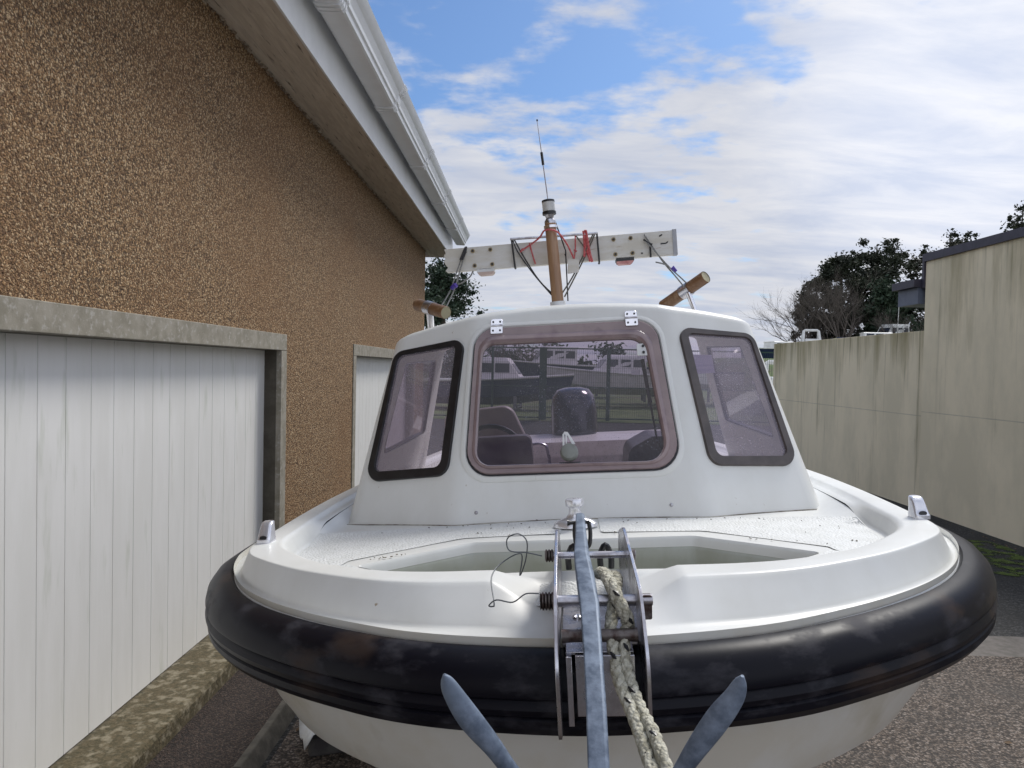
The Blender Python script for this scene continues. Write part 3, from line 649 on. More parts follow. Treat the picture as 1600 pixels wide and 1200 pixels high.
for s_ in (-1, 1):
    P = lambda x, z, s_=s_: Ps(s_*x, z)
    f_ = ring(SO_, SI_, P, NS(s_), flatp, 'quarter_window', BLACK if s_ < 0 else DGREY, cab, [.035, .05, .04, .05], [.014, .03, .02, .03])
    f_['label'] = 'black framed quarter window' if s_ < 0 else 'brown grey framed quarter window'
    pane(SI_, P, NS(s_), [.014, .03, .02, .03], 'window_pane', GLQ, f_, .002)
    P = lambda y, z, s_=s_: Pw(s_, y, z); n_ = Vector((s_, 0, .22)).normalized()
    f_ = ring(SW, SWI, P, n_, flatp, 'side_window', BLACK, cab, .035, .025)
    pane(SWI, P, n_, .025, 'window_pane', GLQ, f_, .002)
# notice sticker inside the right quarter window
q = [Ps(x, z)+NS(1)*-.004 for x, z in ((.405, .03), (.475, .026), (.477, -.035), (.409, -.035))]
bp(MB().add(q, [(0, 1, 2, 3)]), 'notice_sticker', mat('sticker', (.62, .58, .68), .5, c2=(.5, .46, .58), nscale=60, stretch=(.1, .1, 2)), cab, smooth=False)
# hinges
def cplace(x, z, h=0): return Pc(x, z)+NC*h
UPC = Vector((0, T25, 1)).normalized(); XR = Vector((1, 0, 0))
def slab(c, u, v, n, poly, t):
    a = [c+u*p[0]+v*p[1] for p in poly]; m_ = MB(); m_.loft([a, [p+n*t for p in a]], True, True); return m_
for x, z in ((-.250, .152), (.208, .155)):
    c = cplace(x, z, .006)
    h1 = slab(c, XR, UPC, NC, rpoly([(-.021, .002), (.021, .002), (.021, .032), (-.021, .032)], .009, 4), .004)
    h1.v += []; hg = bp(h1, 'hinge', CHROME, cab, bevel=.001)
    c2 = cplace(x, z, .015)
    bp(slab(c2, XR, UPC, NC, rpoly([(-.021, -.030), (.021, -.030), (.021, 0), (-.021, 0)], .004, 3), .004), 'hinge_leaf', CHROME, hg, bevel=.001)
    k = MB()
    k.tube([cplace(x-.02, z, .018)+UPC*.001, cplace(x+.02, z, .018)+UPC*.001], .0045, 8); bp(k, 'hinge_pin', STEEL, hg)
    for a, b, h in ((-.012, .02, .010), (.012, .02, .010), (-.012, -.018, .019), (.012, -.018, .019)):
        q = cplace(x, z, h)+XR*a+UPC*b; bp(MB().tube([q, q+NC*.002], .0035, 8), 'screw', BLACK, hg)
# stay bracket and gas strut
c = cplace(.238, .046, .012)
sb = bp(slab(c, XR, UPC, NC, rpoly([(-.021, -.022), (.021, -.022), (.021, .022), (-.021, .022)], .005, 3), .005), 'stay_bracket', WHITEP, hat, bevel=.001)
for b in (.012, -.011):
    q = c+UPC*b+NC*.005; bp(MB().tube([q, q+NC*.004], .0045, 10), 'bolt', BLACK, sb)
st_ = MB(); q0 = Pc(.235, .025)-NC*.012; q1 = Pc(.262, -.22)-NC*.05; qm = q0.lerp(q1, .55)
st_.tube([q0, qm], .0065, 10); st_.tube([qm, q1], .0035, 8); st_.tube([q1, Pc(.275, -.27)-NC*.03], .004, 8)
bp(st_, 'hatch_stay', RUSTY, hat)
st_ = MB(); st_.tube([Pc(.268, -.02)-NC*.05, Pc(.285, -.28)-NC*.04], .004, 8); bp(st_, 'hatch_stay', BLACK, hat)
# latch knob
c = Pc(-.022, -.268)
kn = MB(); kn.tube([c+NC*.009, c+NC*.022, c+NC*.030, c+NC*.034], [.029, .028, .024, .010], 24); lk = bp(kn, 'latch_knob', mat('grey knob', (.22, .23, .21), .4, c2=(.18, .19, .17), nscale=30), hat)
kn = MB(); b0 = c+UPC*.02
kn.loft([[c+NC*h+XR*x+UPC*y for x, y in [(-.020, .02), (-.019, .060), (-.012, .070), (-.002, .068), (.020, .028), (.011, .026), (.008, .031), (-.004, .058), (-.007, .024), (-.010, .024), (-.010, .060), (-.013, .061), (-.014, .02)]] for h in (.010, .016)], True, True)
bp(kn, 'latch_handle', WHITEP, lk, smooth=False)
bp(slab(c+UPC*-.03, XR, UPC, NC, [(-.033, -.006), (.033, -.006), (.033, .0), (-.033, .0)], .010), 'latch_base', BLACK, lk)
for x, z in ((-.318, -.430), (.279, -.427)):
    q = Pc(x, z); bp(MB().tube([q, q+NC*.003, q+NC*.005], [.006, .005, .002], 10), 'deck_screw', STEEL, cab)
# dark sealant line where the cabin meets the deck
fq = [p for p in fl[0]]; bs = MB(); pth = []
for u in range(41):
    x = -.775+1.55*u/40; zq = zd(x, 2.3); pth.append(Vector((x, (Pc(x, zq).y if abs(x) < .39-.095*(zq+.46) else Ps(x, zq).y)-.0015, zq+.001)))
bp(MB().tube(pth, .0022, 6), 'base_seal', mat('old sealant', (.16, .14, .11), .8, c2=(.45, .43, .38), nscale=9, lo=.45, hi=.6), cab)
# ---- interior seen through the hatch
i1 = rpoly([(-.60, -.75), (-.60, -.305), (-.20, -.30), (-.17, -.75)], [.01, .02, .03, .01], 4)
bp(MB().loft([[(x, y, z) for x, z in i1] for y in (3.35, 3.45)], True, True), 'helm_console', SEAT, smooth=True)
i2 = rpoly([(-.68, -.7), (-.68, -.20), (-.32, -.175), (-.25, -.34), (-.22, -.7)], [.01, .05, .07, .06, .01], 6)
sb = [[(x*s1+(-.45)*(1-s1), y, z*s1+(-.45)*(1-s1)) for x, z in i2] for y, s1 in ((3.80, .96), (3.81, .99), (3.84, 1.0), (3.88, .99), (3.89, .96))]
bp(MB().loft(sb, True, True), 'helm_seat', SEAT, angle=60)
wh = MB(); wh.tube([(-.42+.17*math.cos(a), 3.60+.03*math.sin(a), -.42+.15*math.sin(a)) for a in [math.pi*2*k/28 for k in range(29)]], .012, 8, cap=False); bp(wh, 'steering_wheel', BLACK)
gr_ = MB(); gr_.tube(catmull([(-.24, 3.9, -.56), (-.235, 3.9, -.42), (-.21, 3.9, -.40), (-.16, 3.9, -.405), (-.14, 3.9, -.44), (-.125, 3.9, -.60)], 5), .010, 8); bp(gr_, 'grab_rail', STEEL)
i3 = [(x, z) for x, z in rpoly([(.33, -.9), (.36, -.47), (.55, -.40), (.95, -.42), (.98, -.9)], [.02, .08, .1, .08, .02], 5)]
ss = [[(x*.72+.05, y, z) for x, z in i3] for y in (4.1, 4.5)]
bp(MB().loft(ss, True, True), 'passenger_seat', mat('dark seat', (.06, .05, .055), .4, c2=(.09, .08, .08), nscale=7), angle=60)
# transom moulding and outboard
tm = MB().loft([[(x, y, z) for y, z in ((5.45, -.66), (5.55, -.59), (5.75, -.575), (6.15, -.60), (6.15, -1.0), (5.45, -1.0))] for x in (-.86, -.3, .35, .5, .86)], True, True)
bp(tm, 'transom_moulding', GELIN, angle=30)
eng = bthing('outboard_engine', (.03, 6.2, -1.2), 'dark navy outboard engine on the transom, seen through the hatch', 'outboard engine')
EB = (.03, 6.2, -1.2); cx = .03
def cowl(z, w_, d_, y0): return [(cx+w_*math.copysign(abs(math.cos(a))**.7, math.cos(a)), y0+d_*math.copysign(abs(math.sin(a))**.75, math.sin(a)), z) for a in [2*math.pi*k/28 for k in range(28)]]
cw = MB().loft([cowl(-.86, .15, .22, 6.35), cowl(-.80, .185, .27, 6.35), cowl(-.60, .205, .30, 6.36), cowl(-.35, .20, .30, 6.37), cowl(-.24, .18, .27, 6.38), cowl(-.185, .14, .21, 6.39), cowl(-.165, .07, .11, 6.40)], True, True)
tp(cw, EB, 'engine_cowl', COWL, eng, angle=60)
tp(MB().loft([cowl(-.87, .165, .235, 6.35), cowl(-.84, .195, .28, 6.35)], True, True), EB, 'cowl_band', mat('cowl band', (.25, .25, .27), .3), eng)
tp(MB().box((-.05, 6.15, -1.35), (.11, 6.32, -.87)), EB, 'mounting_bracket', BLACK, eng, bevel=.01)
tp(MB().loft([[(cx+w_, 6.42+d_, z) for w_, d_ in ((-.05, 0), (0, -.14), (.05, 0), (0, .16))] for z in (-1.8, -1.3, -.87)], True, True), EB, 'drive_leg', COWL, eng)

# ---- deck fittings
bl = MB(); c = Vector((-.014, 2.085, zd(0, 2.085)+.004))
def oval(z, a, b): return [c+Vector((a*math.cos(t), b*math.sin(t), z)) for t in [2*math.pi*k/24 for k in range(24)]]
bl.loft([oval(0, .064, .034), oval(.010, .062, .033), oval(.018, .050, .027), oval(.026, .028, .021), oval(.036, .0185, .0185), oval(.052, .017, .017), oval(.058, .020, .019), oval(.061, .026, .022), oval(.074, .027, .023), oval(.079, .025, .021), oval(.081, .018, .015)], True, True)
bp(bl, 'mooring_bollard', FAIRM, angle=35)
for s_, x, y in ((-1, -.868, 1.935), (1, .890, 1.975)):
    m_ = MB(); c = Vector((x, y, -.4365))
    def rc(z, a, b, dy): a *= .86; b *= .86; z *= .86; return [c+Vector((p.x, p.y+dy, z)) for p in rpoly([(-a, -b), (a, -b), (a, b), (-a, b)], .008, 3)]
    m_.loft([rc(0, .0225, .030, 0), rc(.012, .0225, .030, 0), rc(.015, .0215, .028, .002), rc(.034, .0205, .022, .007), rc(.050, .019, .018, .012), rc(.060, .0175, .016, .018), rc(.063, .014, .012, .022)], True, True)
    bp(m_, 'fairlead', FAIRM, angle=50)
    bp(MB().tube([c+Vector((0, -.0195, .015)), c+Vector((0, -.0228, .016))], .006, 12, sx=1.7), 'fairlead_hole', BLACK)

# flecks of dirt and moss that collect in the deck corners
random.seed(21); dm_ = MB()
spots = [(-.50+random.gauss(0, .035), 1.845+random.gauss(0, .012)) for _ in range(26)]+[(.42+random.gauss(0, .07), 1.905+random.gauss(0, .01)) for _ in range(12)]+[(random.uniform(-.7, .7), 2.17+random.gauss(0, .01)) for _ in range(26)]+[(random.uniform(.60, .78), random.uniform(1.85, 2.1)) for _ in range(9)]+[(random.uniform(-.3, .3), random.uniform(1.98, 2.15)) for _ in range(14)]
for x, y in spots:
    if inside((x, y), [(p[0], p[1]) for p in well]): continue
    q = random.uniform(.0010, .0032); a = random.uniform(0, 3.1); z = zd(x, y)+.0035
    ca, sa = math.cos(a)*q, math.sin(a)*q
    dm_.add([(x-ca*1.8, y-sa*1.8, z), (x+sa, y-ca, z), (x+ca*1.5, y+sa*1.5, z+.001), (x-sa, y+ca, z), (x, y, z+.002)], [(0, 1, 4), (1, 2, 4), (2, 3, 4), (3, 0, 4)])
o = bp(dm_, 'dirt_flecks', mat('dirt', (.06, .045, .03), .9, c2=(.10, .08, .04), nscale=50), smooth=False); o['kind'] = 'stuff'
SB = Vector((0, 1.90, -.45)); sh_ = bthing('shackle', SB, 'small black shackle behind the top of the anchor shank', 'shackle')
tp(MB().tube(catmull([(-.015, 1.90, -.402), (-.018, 1.89, -.43), (-.014, 1.88, -.460), (0, 1.88, -.468), (.018, 1.88, -.460), (.023, 1.89, -.43), (.020, 1.90, -.402)], 4), .0055, 8), SB, 'bow', BLACK, sh_)
tp(MB().tube([(-.036, 1.90, -.404), (-.027, 1.90, -.404), (.022, 1.90, -.403)], [.009, .005, .005], 10), SB, 'pin', BLACK, sh_)
# ---- bow roller
rol = bp(MB().box((-.050, 1.30, -.499), (.085, 1.60, -.493)), 'bow_roller', STEEL, bevel=.001)
cp = rpoly([(1.63, -.47), (1.62, -.365), (1.52, -.335), (1.40, -.36), (1.27, -.395), (1.205, -.50), (1.215, -.635), (1.255, -.63), (1.30, -.535), (1.42, -.50)], [.01, .04, .06, .08, .07, .09, .018, .018, .06, .05], 6)
for x, lab in ((-.060, 0), (.084, 1)):
    m_ = MB().loft([[(x+dx+(-.012 if lab == 0 else .030)*(1.42-y)*(1 if lab else 1), y, z) for y, z in cp] for dx in (0, .0065)], True, True); bp(m_, 'cheek_plate', STEEL, rol, bevel=.001, angle=30)
m_ = MB().box((-.044, 1.236, -.615), (-.034, 1.256, -.494)); m_.box((-.028, 1.240, -.60), (.074, 1.246, -.494)); m_.box((-.044, 1.2565, -.499), (.074, 1.31, -.4935)); bp(m_, 'nose_plate', STEEL, rol, bevel=.001)
bp(MB().tube([(-.050, 1.27, -.47), (-.03, 1.27, -.47), (.014, 1.27, -.47), (.06, 1.27, -.47), (.083, 1.27, -.47)], [.012, .011, .011, .011, .012], 20), 'roller_wheel', RUSTY, rol)
p1 = MB().tube([(-.075, 1.335, -.428), (.118, 1.335, -.430)], .0105, 14); pn = bp(p1, 'roller_pin', STEEL, rol)
sp_ = MB()
sp_.tube([(-.062-.002*k, 1.335, -.428) for k in range(14)], [.0165 if k % 3 else .0125 for k in range(14)], 14)
bp(sp_, 'pin_washer', RUSTY, pn)
bp(slab(Vector((.108, 1.327, -.446)), XR, Vector((0, 0, 1)), Vector((0, 1, 0)), rpoly([(-.0075, -.018), (.0075, -.018), (.009, .026), (-.009, .026)], .003, 2), .014), 'pin_handle', RUSTY, pn)
p1 = MB().tube([(-.075, 1.50, -.386), (.105, 1.50, -.388)], .0075, 12); pn = bp(p1, 'roller_pin', STEEL, rol)
sp_ = MB()
sp_.tube([(-.064-.002*k, 1.50, -.386) for k in range(10)], [.0135 if k % 3 else .010 for k in range(10)], 12)
bp(sp_, 'pin_washer', RUSTY, pn); bp(MB().tube([(.094, 1.50, -.388), (.104, 1.50, -.388)], .011, 12), 'pin_washer', RUSTY, pn)
for x, y in ((-.02, 1.43), (-.02, 1.53), (.055, 1.43), (.055, 1.53)):
    q = Vector((x, y, -.493)); bp(MB().tube([q, q+Vector((0, 0, .004)), q+Vector((0, 0, .007))], [.011, .010, .004], 14), 'bolt', CHROME, rol)
for x in (-.035, .062):
    bp(MB().tube(catmull([(x, 1.66, -.46), (x, 1.66, -.43), (x+.012*(-1 if x < 0 else 1)*-1, 1.655, -.405), (x+.024*(1 if x < 0 else -1), 1.66, -.43), (x+.024*(1 if x < 0 else -1), 1.66, -.46)], 4), .007, 8), 'deck_eye', BLACK)

# ---- roof fittings: mast, rod holders
MBASE = (-.022, 2.85, .24)
mp_ = MB(); m0 = Vector((-.036, 2.85, .20)); m1 = Vector((-.054, 2.85, .572)); ax = (m1-m0).normalized()
mp_.tube([m0, m0.lerp(m1, .5), m1], [.0235, .023, .022], 20)
mast = bp(mp_, 'mast', WOODM)
bp(MB().tube([m0+ax*.03, m0+ax*.066], [.031, .030], 20), 'mast_collar', WHITEP, mast)
bp(MB().tube([m1-ax*.018, m1-ax*.008], .0265, 18), 'mast_clamp', CHROME, mast)
lm = MB(); lm.tube([m1, m1+ax*.01, m1+ax*.022, m1+ax*.034], [.022, .022, .014, .018], 16); bp(lm, 'lamp_socket', STEEL, mast)
ll = bp(MB().tube([m1+ax*.034, m1+ax*.036, m1+ax*.047, m1+ax*.048], [.018, .027, .027, .022], 20), 'lamp_base', BLACK, mast)
bp(MB().tube([m1+ax*.048, m1+ax*.084], .0245, 20), 'lamp_lens', LENSW, mast)
bp(MB().tube([m1+ax*.084, m1+ax*.092, m1+ax*.096], [.0255, .025, .012], 20), 'lamp_cap', BLACK, mast)
a0 = m1+ax*.096; a1 = Vector((-.086, 2.85, .975))
bp(MB().tube([a0, a0.lerp(a1, .5), a1], [.0026, .0024, .0014], 6), 'aerial', STEEL, mast)
bp(MB().tube([a0.lerp(a1, .44), a0.lerp(a1, .60)], .0052, 8), 'aerial_coil', BLACK, mast)
bp(MB().tube([a1, a1+Vector((0, 0, .006))], .0035, 6), 'aerial_tip', BLACK, mast)
bp(MB().tube([m1+Vector((.02, .02, .01)), m1+Vector((.055, .05, -.10)), m1+Vector((.055, .06, -.30))], .003, 6), 'lamp_cable', BLACK, mast)
def rodholder(a, b, foot, dark):
    a, b, foot = Vector(a), Vector(b), Vector(foot); d = (b-a).normalized()
    m_ = MB(); m_.tube([a, a+d*.004, b-d*.002, b], [.0235, .0245, .0245, .0235], 22, cap=False)
    rh = bp(m_, 'rod_holder', BRONZE)
    bp(MB().tube([b-d*.002, b-d*.0021], [.0232, .0001], 22, cap=False), 'tube_end', TUBEIN, rh)
    bp(MB().tube([a+d*.002, a+d*.0021], [.0232, .0001], 22, cap=False), 'tube_end', TUBEIN, rh)
    mdl = a.lerp(b, .55 if dark else .45)
    bp(MB().tube([foot+Vector((0, 0, -.03)), foot.lerp(mdl, .85)+Vector((0, -.015, 0))], [.010, .011], 12, sx=1.3), 'clamp_arm', CHROME, rh)
    bp(MB().tube([mdl-d*.022, mdl+d*.022], .0275, 16), 'clamp_band', STEEL, rh)
    q = foot+Vector((0, .02, -.012)); bp(MB().box(q-Vector((.025, .025, .03)), q+Vector((.025, .025, .006))), 'foot', STEEL, rh, bevel=.003)
rodholder((-.598, 2.86, .286), (-.462, 2.72, .236), (-.548, 2.86, .185), False)
rodholder((.385, 2.98, .235), (.532, 2.83, .328), (.50, 2.86, .20), True)

# ------------------------------------------------------------------ lashed light board
PB = Vector((0, 2.93, .47)); board = bthing('light_board', PB, 'weathered white trailer light board with broken left end, lashed behind the mast', 'light board')
A_, B_ = Vector((-.492, 2.93, .466)), Vector((.44, 2.93, .484)); d = (B_-A_).normalized(); u = Vector((-d.z, 0, d.x)); hw = .049
e0 = [(-.0, .046), (.006, .030), (-.003, .020), (.004, .008), (-.004, -.004), (.003, -.018), (.012, -.030), (.0, -.042), (.008, -.049)]
lp = [A_+d*x+u*z for x, z in e0]+[B_-u*hw*1.02, B_+u*hw]
m_ = MB().loft([[p+Vector((0, y, 0)) for p in lp] for y in (0, .004, .022, .026)], True, True)
tp(m_, PB, 'board', PAINTW, board, bevel=.002)
m_ = MB().loft([[B_+d*x+u*z+Vector((0, y, 0)) for x, z in ((-.012, -hw-.002), (.004, -hw-.002), (.004, hw+.002), (-.012, hw+.002))] for y in (-.004, .030)], True, True)
tp(m_, PB, 'end_cap', mat('grey cap', (.38, .39, .42), .5, c2=(.32, .33, .36), nscale=10), board)
def bpnt(x, z, y=-.002): return A_+d*x+u*z+Vector((0, y, 0))
for x in (.118, .190, .615+.072, .687+.068):
    for z in (.030, -.030):
        xx = x+(.004 if z < 0 else 0); tp(MB().tube([bpnt(xx, z, 0), bpnt(xx, z, -.003)], .0085, 12), PB, 'bolt_washer', mat('brass washer', (.35, .27, .14), .5), board)
        tp(MB().tube([bpnt(xx, z, -.003), bpnt(xx, z, -.012)], [.0055, .004], 8), PB, 'bolt', BLACK, board)
for x, mm_ in ((.165, WHITEP), (.728, BLACK)):
    m_ = MB().loft([[bpnt(x+a, z, y) for a, y in ((-.036, .0), (.036, .0), (.036, .05), (-.036, .05))] for z in (-.044, -.058)], True, True)
    lamp = tp(m_, PB, 'tail_lamp', mm_, board)
    m_ = MB().loft([[bpnt(x+a*k, z, y) for a, y in ((-.034, .001), (.034, .001), (.034, .048), (-.034, .048))] for z, k in ((-.058, 1), (-.064, .95), (-.070, .7))], True, True)
    tp(m_, PB, 'lamp_lens', PINK if mm_ is BLACK else mat('faded lens', (.55, .42, .36), .3), lamp, angle=60)
for (x0, z0), (x1, z1) in (((.868, .028), (.880, .034)), ((.872, -.002), (.893, -.002)), ((.893, -.002), (.901, .004)), ((.792, -.034), (.800, -.034)), ((.49, -.012), (.492, -.020))):
    tp(MB().tube([bpnt(x0, z0, -.0005), bpnt(x1, z1, -.0005)], [.003, .0025], 6), PB, 'chipped_mark', BLACK, board)
RBAR = MB().tube([(-.218, 2.90, .531), (.130, 2.90, .533)], .0052, 8)
rail = bthing('alloy_rod', (-.218, 2.90, .531), 'thin grey alloy rod tied along the top of the light board', 'rod')
tp(RBAR, (-.218, 2.90, .531), 'rod_tube', STEEL, rail)
def cord(name, pts, r, m, label, cat='cord', group=None, sub=4):
    b = pts[0][0] if isinstance(pts[0][0], (tuple, list)) else pts[0]
    pls = pts if isinstance(pts[0][0], (tuple, list)) else [pts]
    m_ = MB()
    for pl_ in pls: m_.tube(catmull(pl_, sub) if len(pl_) > 2 else pl_, r, 6)
    o = shift(m_, -Vector(b)).build(name, m); o.matrix_world = Matrix.Translation(b2w(b)) @ RB.to_4x4(); return tag(o, label, cat, group)
YF = 2.922
cl1 = cord('lashing_cord', [[(-.404, YF, .495), (-.420, YF-.003, .47), (-.440, YF-.01, .42), (-.47, 2.90, .34), (-.505, 2.85, .27)], [(-.404, YF, .515), (-.412, YF-.004, .47), (-.428, 2.91, .42), (-.455, 2.90, .34), (-.485, 2.85, .265)], [(-.455, 2.90, .36), (-.42, 2.88, .365), (-.385, 2.87, .385), (-.368, 2.86, .408)]], .003, CORD, 'pale grey cord tying the broken end of the light board to the left rod holder')
m_ = MB().tube([(-.464, 2.89, .345), (-.445, 2.89, .362)], [.008, .010], 8); m_.tube([(-.450, 2.885, .362), (-.440, 2.885, .350)], [.009, .006], 8)
shift(m_, -Vector((-.404, YF, .495))).build('cord_clip', PURP, cl1)
cord('lashing_cord', [[(-.404, YF-.006, .508), (-.412, YF-.008, .49), (-.425, YF-.008, .462)], [(-.398, YF-.006, .515), (-.404, YF-.008, .49), (-.418, YF-.008, .462)], [(-.40, YF-.004, .495), (-.407, YF-.007, .49)]], .0045, BCORD, 'short black shock cord hooked over the broken end of the light board')
cl2 = cord('lashing_cord', [[(.315, YF, .520), (.345, YF-.004, .47), (.385, 2.90, .40), (.43, 2.88, .335), (.475, 2.87, .268)], [(.312, YF-.004, .50), (.345, 2.91, .46), (.40, 2.89, .385), (.45, 2.88, .33), (.49, 2.865, .282)], [(.40, 2.885, .385), (.375, 2.88, .395), (.350, 2.88, .402)]], .003, CORD, 'grey cord tying the capped end of the light board to the right rod holder')
m_ = MB().tube([(.412, 2.875, .378), (.428, 2.875, .36)], [.009, .006], 8); shift(m_, -Vector((.315, YF, .520))).build('cord_clip', PURP, cl2)
cord('lashing_cord', [[(.312, YF-.004, .500), (.330, YF-.006, .484), (.345, YF-.006, .478)], [(.337, YF-.002, .475), (.337, YF-.002, .428)]], .0042, BCORD, 'short black strap hanging on the capped end of the light board')
cord('lashing_cord', [[(-.210, 2.90, .535), (-.190, YF-.006, .48), (-.13, 2.90, .385), (-.055, 2.86, .285)], [(-.205, 2.90, .535), (-.165, YF-.006, .455), (-.11, 2.90, .36), (-.05, 2.86, .29)]], .0028, BCORD, 'thin dark cord running from the rod down to the left of the mast foot')
cord('lashing_cord', [[(.122, 2.90, .535), (.085, YF-.006, .46), (.03, 2.90, .36), (-.012, 2.86, .285)], [(.115, 2.90, .535), (.065, YF-.006, .44), (.02, 2.90, .36), (-.02, 2.86, .30)], [(.045, 2.91, .53), (.085, YF-.007, .47)]], .0030, mat('olive cord', (.12, .11, .09), .8), 'dark olive cord running from the rod down to the right of the mast foot')
for x0, x1, lab in ((-.213, -.205, 'black cable tie round the light board left of the mast'), (.128, .133, 'black cable tie round the light board right of the mast')):
    cord('cable_tie', [(x0, 2.905, .536), (x0+.002, YF-.006, .50), (x1, YF-.005, .424), (x1, 2.95, .42)], .0042, BCORD, lab, 'cable tie', sub=2)
cord('lashing_cord', [[(-.175, YF-.008, .485), (-.14, YF-.01, .505), (-.10, 2.89, .528), (-.075, 2.83, .545), (-.03, 2.82, .535), (.005, 2.89, .50), (.018, 2.905, .475), (.032, 2.905, .44)], [(-.142, YF-.006, .513), (-.133, YF-.008, .47), (-.122, YF-.008, .428)], [(-.165, YF-.01, .485), (-.172, YF-.01, .49), (-.18, YF-.01, .478)]], .0036, RED, 'red cord wound round the mast and the light board')
cord('lashing_cord', [[(.083, 2.895, .548), (.082, YF-.008, .49), (.098, YF-.008, .425)], [(.075, 2.895, .545), (.078, YF-.009, .49), (.074, YF-.008, .445)], [(.085, 2.895, .545), (.095, YF-.009, .47), (.105, YF-.008, .423)]], .0055, RED, 'thick red cord lashing at the right end of the alloy rod')
cord('lashing_cord', [[(.042, 2.90, .53), (.040, YF-.006, .48), (.034, YF-.006, .44)], [(.034, YF-.008, .475), (.046, YF-.008, .468)]], .003, RED, 'thin red cord above the white tag')
tg = MB().loft([[(x, y, z) for x, z in rpoly([(.004, .378), (.050, .382), (.052, .432), (.008, .436)], .004, 2)] for y in (2.895, 2.896)], True, True)
tgo = shift(tg, -Vector((.02, 2.9, .41))).build('paper_tag', PAINTW); tgo.matrix_world = Matrix.Translation(b2w((.02, 2.9, .41))) @ RB.to_4x4(); tag(tgo, 'small crumpled white tag hanging beside the mast', 'tag')

# ------------------------------------------------------------------ anchor
AB = Vector((0, .98, -.72)); anc = bthing('anchor', AB, 'grey galvanised grapnel anchor lying over the bow roller', 'anchor')
sp = [Vector(p) for p in [(-.002, 1.80, -.368), (-.004, 1.62, -.372), (-.006, 1.46, -.383), (-.002, 1.38, -.400), (.002, 1.28, -.425), (.002, 1.18, -.463), (.001, 1.08, -.510), (-.001, 1.0, -.556), (-.002, .96, -.60), (-.002, .94, -.70)]]
ws = [.0108, .0120, .0155, .0172, .0170, .0155, .0152, .0152, .016, .017]
rg = []
for k, p in enumerate(sp):
    t = (sp[min(k+1, len(sp)-1)]-sp[max(k-1, 0)]).normalized(); n = XR.cross(t).normalized()
    if n.z < 0: n = -n
    w_ = ws[k]; c_ = .35 if k < 4 else .22
    rg.append([p+XR*a*w_+n*b*w_ for a, b in ((-1, -.9), (-1, .9-c_*.3), (-1+c_, .9), (1-c_*1.2, .9), (1, .9-c_), (1, -.9))])
tp(MB().loft(rg, True, True), AB, 'shank', GALV, anc, bevel=.002, angle=25)
tp(MB().tube([(-.002, .94, -.665), (-.002, .93, -.74)], [.030, .034], 16), AB, 'crown', GALV, anc)
for s_, pts in ((-1, [(0, .935, -.70), (-.05, .93, -.60), (-.105, .915, -.525), (-.135, .905, -.475), (-.163, .90, -.435), (-.183, .898, -.400), (-.192, .898, -.378)]), (1, [(0, .935, -.70), (.045, .93, -.60), (.09, .915, -.53), (.115, .905, -.485), (.146, .90, -.440), (.168, .898, -.410), (.178, .898, -.386)])):
    c = catmull(pts, 5); n = len(c); rg = []
    for k, p in enumerate(c):
        t = (c[min(k+1, n-1)]-c[max(k-1, 0)]).normalized(); q = k/(n-1)
        side = Vector((-.35 if s_ > 0 else .15, -1, .25)); side = (side-t*side.dot(t)).normalized(); oth = t.cross(side)
        wd = .0105+.0045*math.exp(-((q-.66)/.17)**2); wd *= math.sqrt(max(.04, 1-max(0, (q-.80)/.20)**2.4)); th = .010*(1-.45*sst(.4, .9, q))
        # flat blade, its edge turned a little to the viewer
        rg.append([p+oth*math.cos(a)*wd+side*math.sin(a)*th for a in [2*math.pi*j/12 for j in range(12)]])
    tp(MB().loft(rg, True, True), AB, 'fluke', GALV, anc, angle=50)
# rope
RP = Vector((.05, 1.33, -.42)); 
def b3(path, r, name, parent):
    """three strand rope: strands twisted round the path"""
    c = catmull(path, 14); m_ = MB(); n = len(c); acc = 0
    for s_ in range(3):
        pts = []; acc = 0
        for k, p in enumerate(c):
            if k: acc += (c[k]-c[k-1]).length
            t = (c[min(k+1, n-1)]-c[max(k-1, 0)]).normalized(); u_ = t.cross(Vector((0, 1, .3))).normalized(); v_ = t.cross(u_)
            a = acc/.062*2*math.pi+s_*2.094; pts.append(p+(u_*math.cos(a)+v_*math.sin(a))*r*.40)
        m_.tube(pts, r*.66, 8)
    return m_
rope = bthing('anchor_rope', RP, 'off white braided anchor rope with black flecks hanging over the bow roller', 'rope')
W1 = [(.026, 1.43, -.405), (.036, 1.37, -.392), (.045, 1.31, -.398), (.058, 1.28, -.425), (.068, 1.285, -.452), (.062, 1.29, -.478), (.050, 1.27, -.50)]
W2 = [(.050, 1.46, -.42), (.058, 1.39, -.405), (.050, 1.33, -.42), (.038, 1.285, -.46), (.040, 1.25, -.50), (.046, 1.21, -.53), (.060, 1.16, -.555), (.072, 1.10, -.58), (.082, 1.04, -.60), (.10, 1.0, -.66)]
W3 = [(.062, 1.28, -.47), (.058, 1.25, -.495), (.062, 1.215, -.525), (.074, 1.165, -.552), (.088, 1.11, -.565), (.098, 1.05, -.585), (.118, 1.0, -.64)]
tp(b3(W2, .0112, '', 0), RP, 'rope_strand', ROPE, rope, angle=80); tp(b3(W1, .0122, '', 0), RP, 'rope_strand', ROPE, rope, angle=80); tp(b3(W3, .0105, '', 0), RP, 'rope_strand', ROPE, rope, angle=80)
fk = MB(); random.seed(11)
for P_, r_ in ((W1, .0132), (W2, .0122), (W3, .0115)):
    c = catmull(P_, 8)
    for k in range(6, len(c)-3, 13):
        fk = MB()
        t = (c[k+1]-c[k]).normalized(); q = c[k]+Vector((.004*random.uniform(-1, 1), -r_*.82, r_*.45)); e = (t+XR*.6).normalized()*.008
        fk.tube([q-e, q, q+e], [.0015, .0042, .0015], 6); tp(fk, RP, 'black_fleck', BLACK, rope)
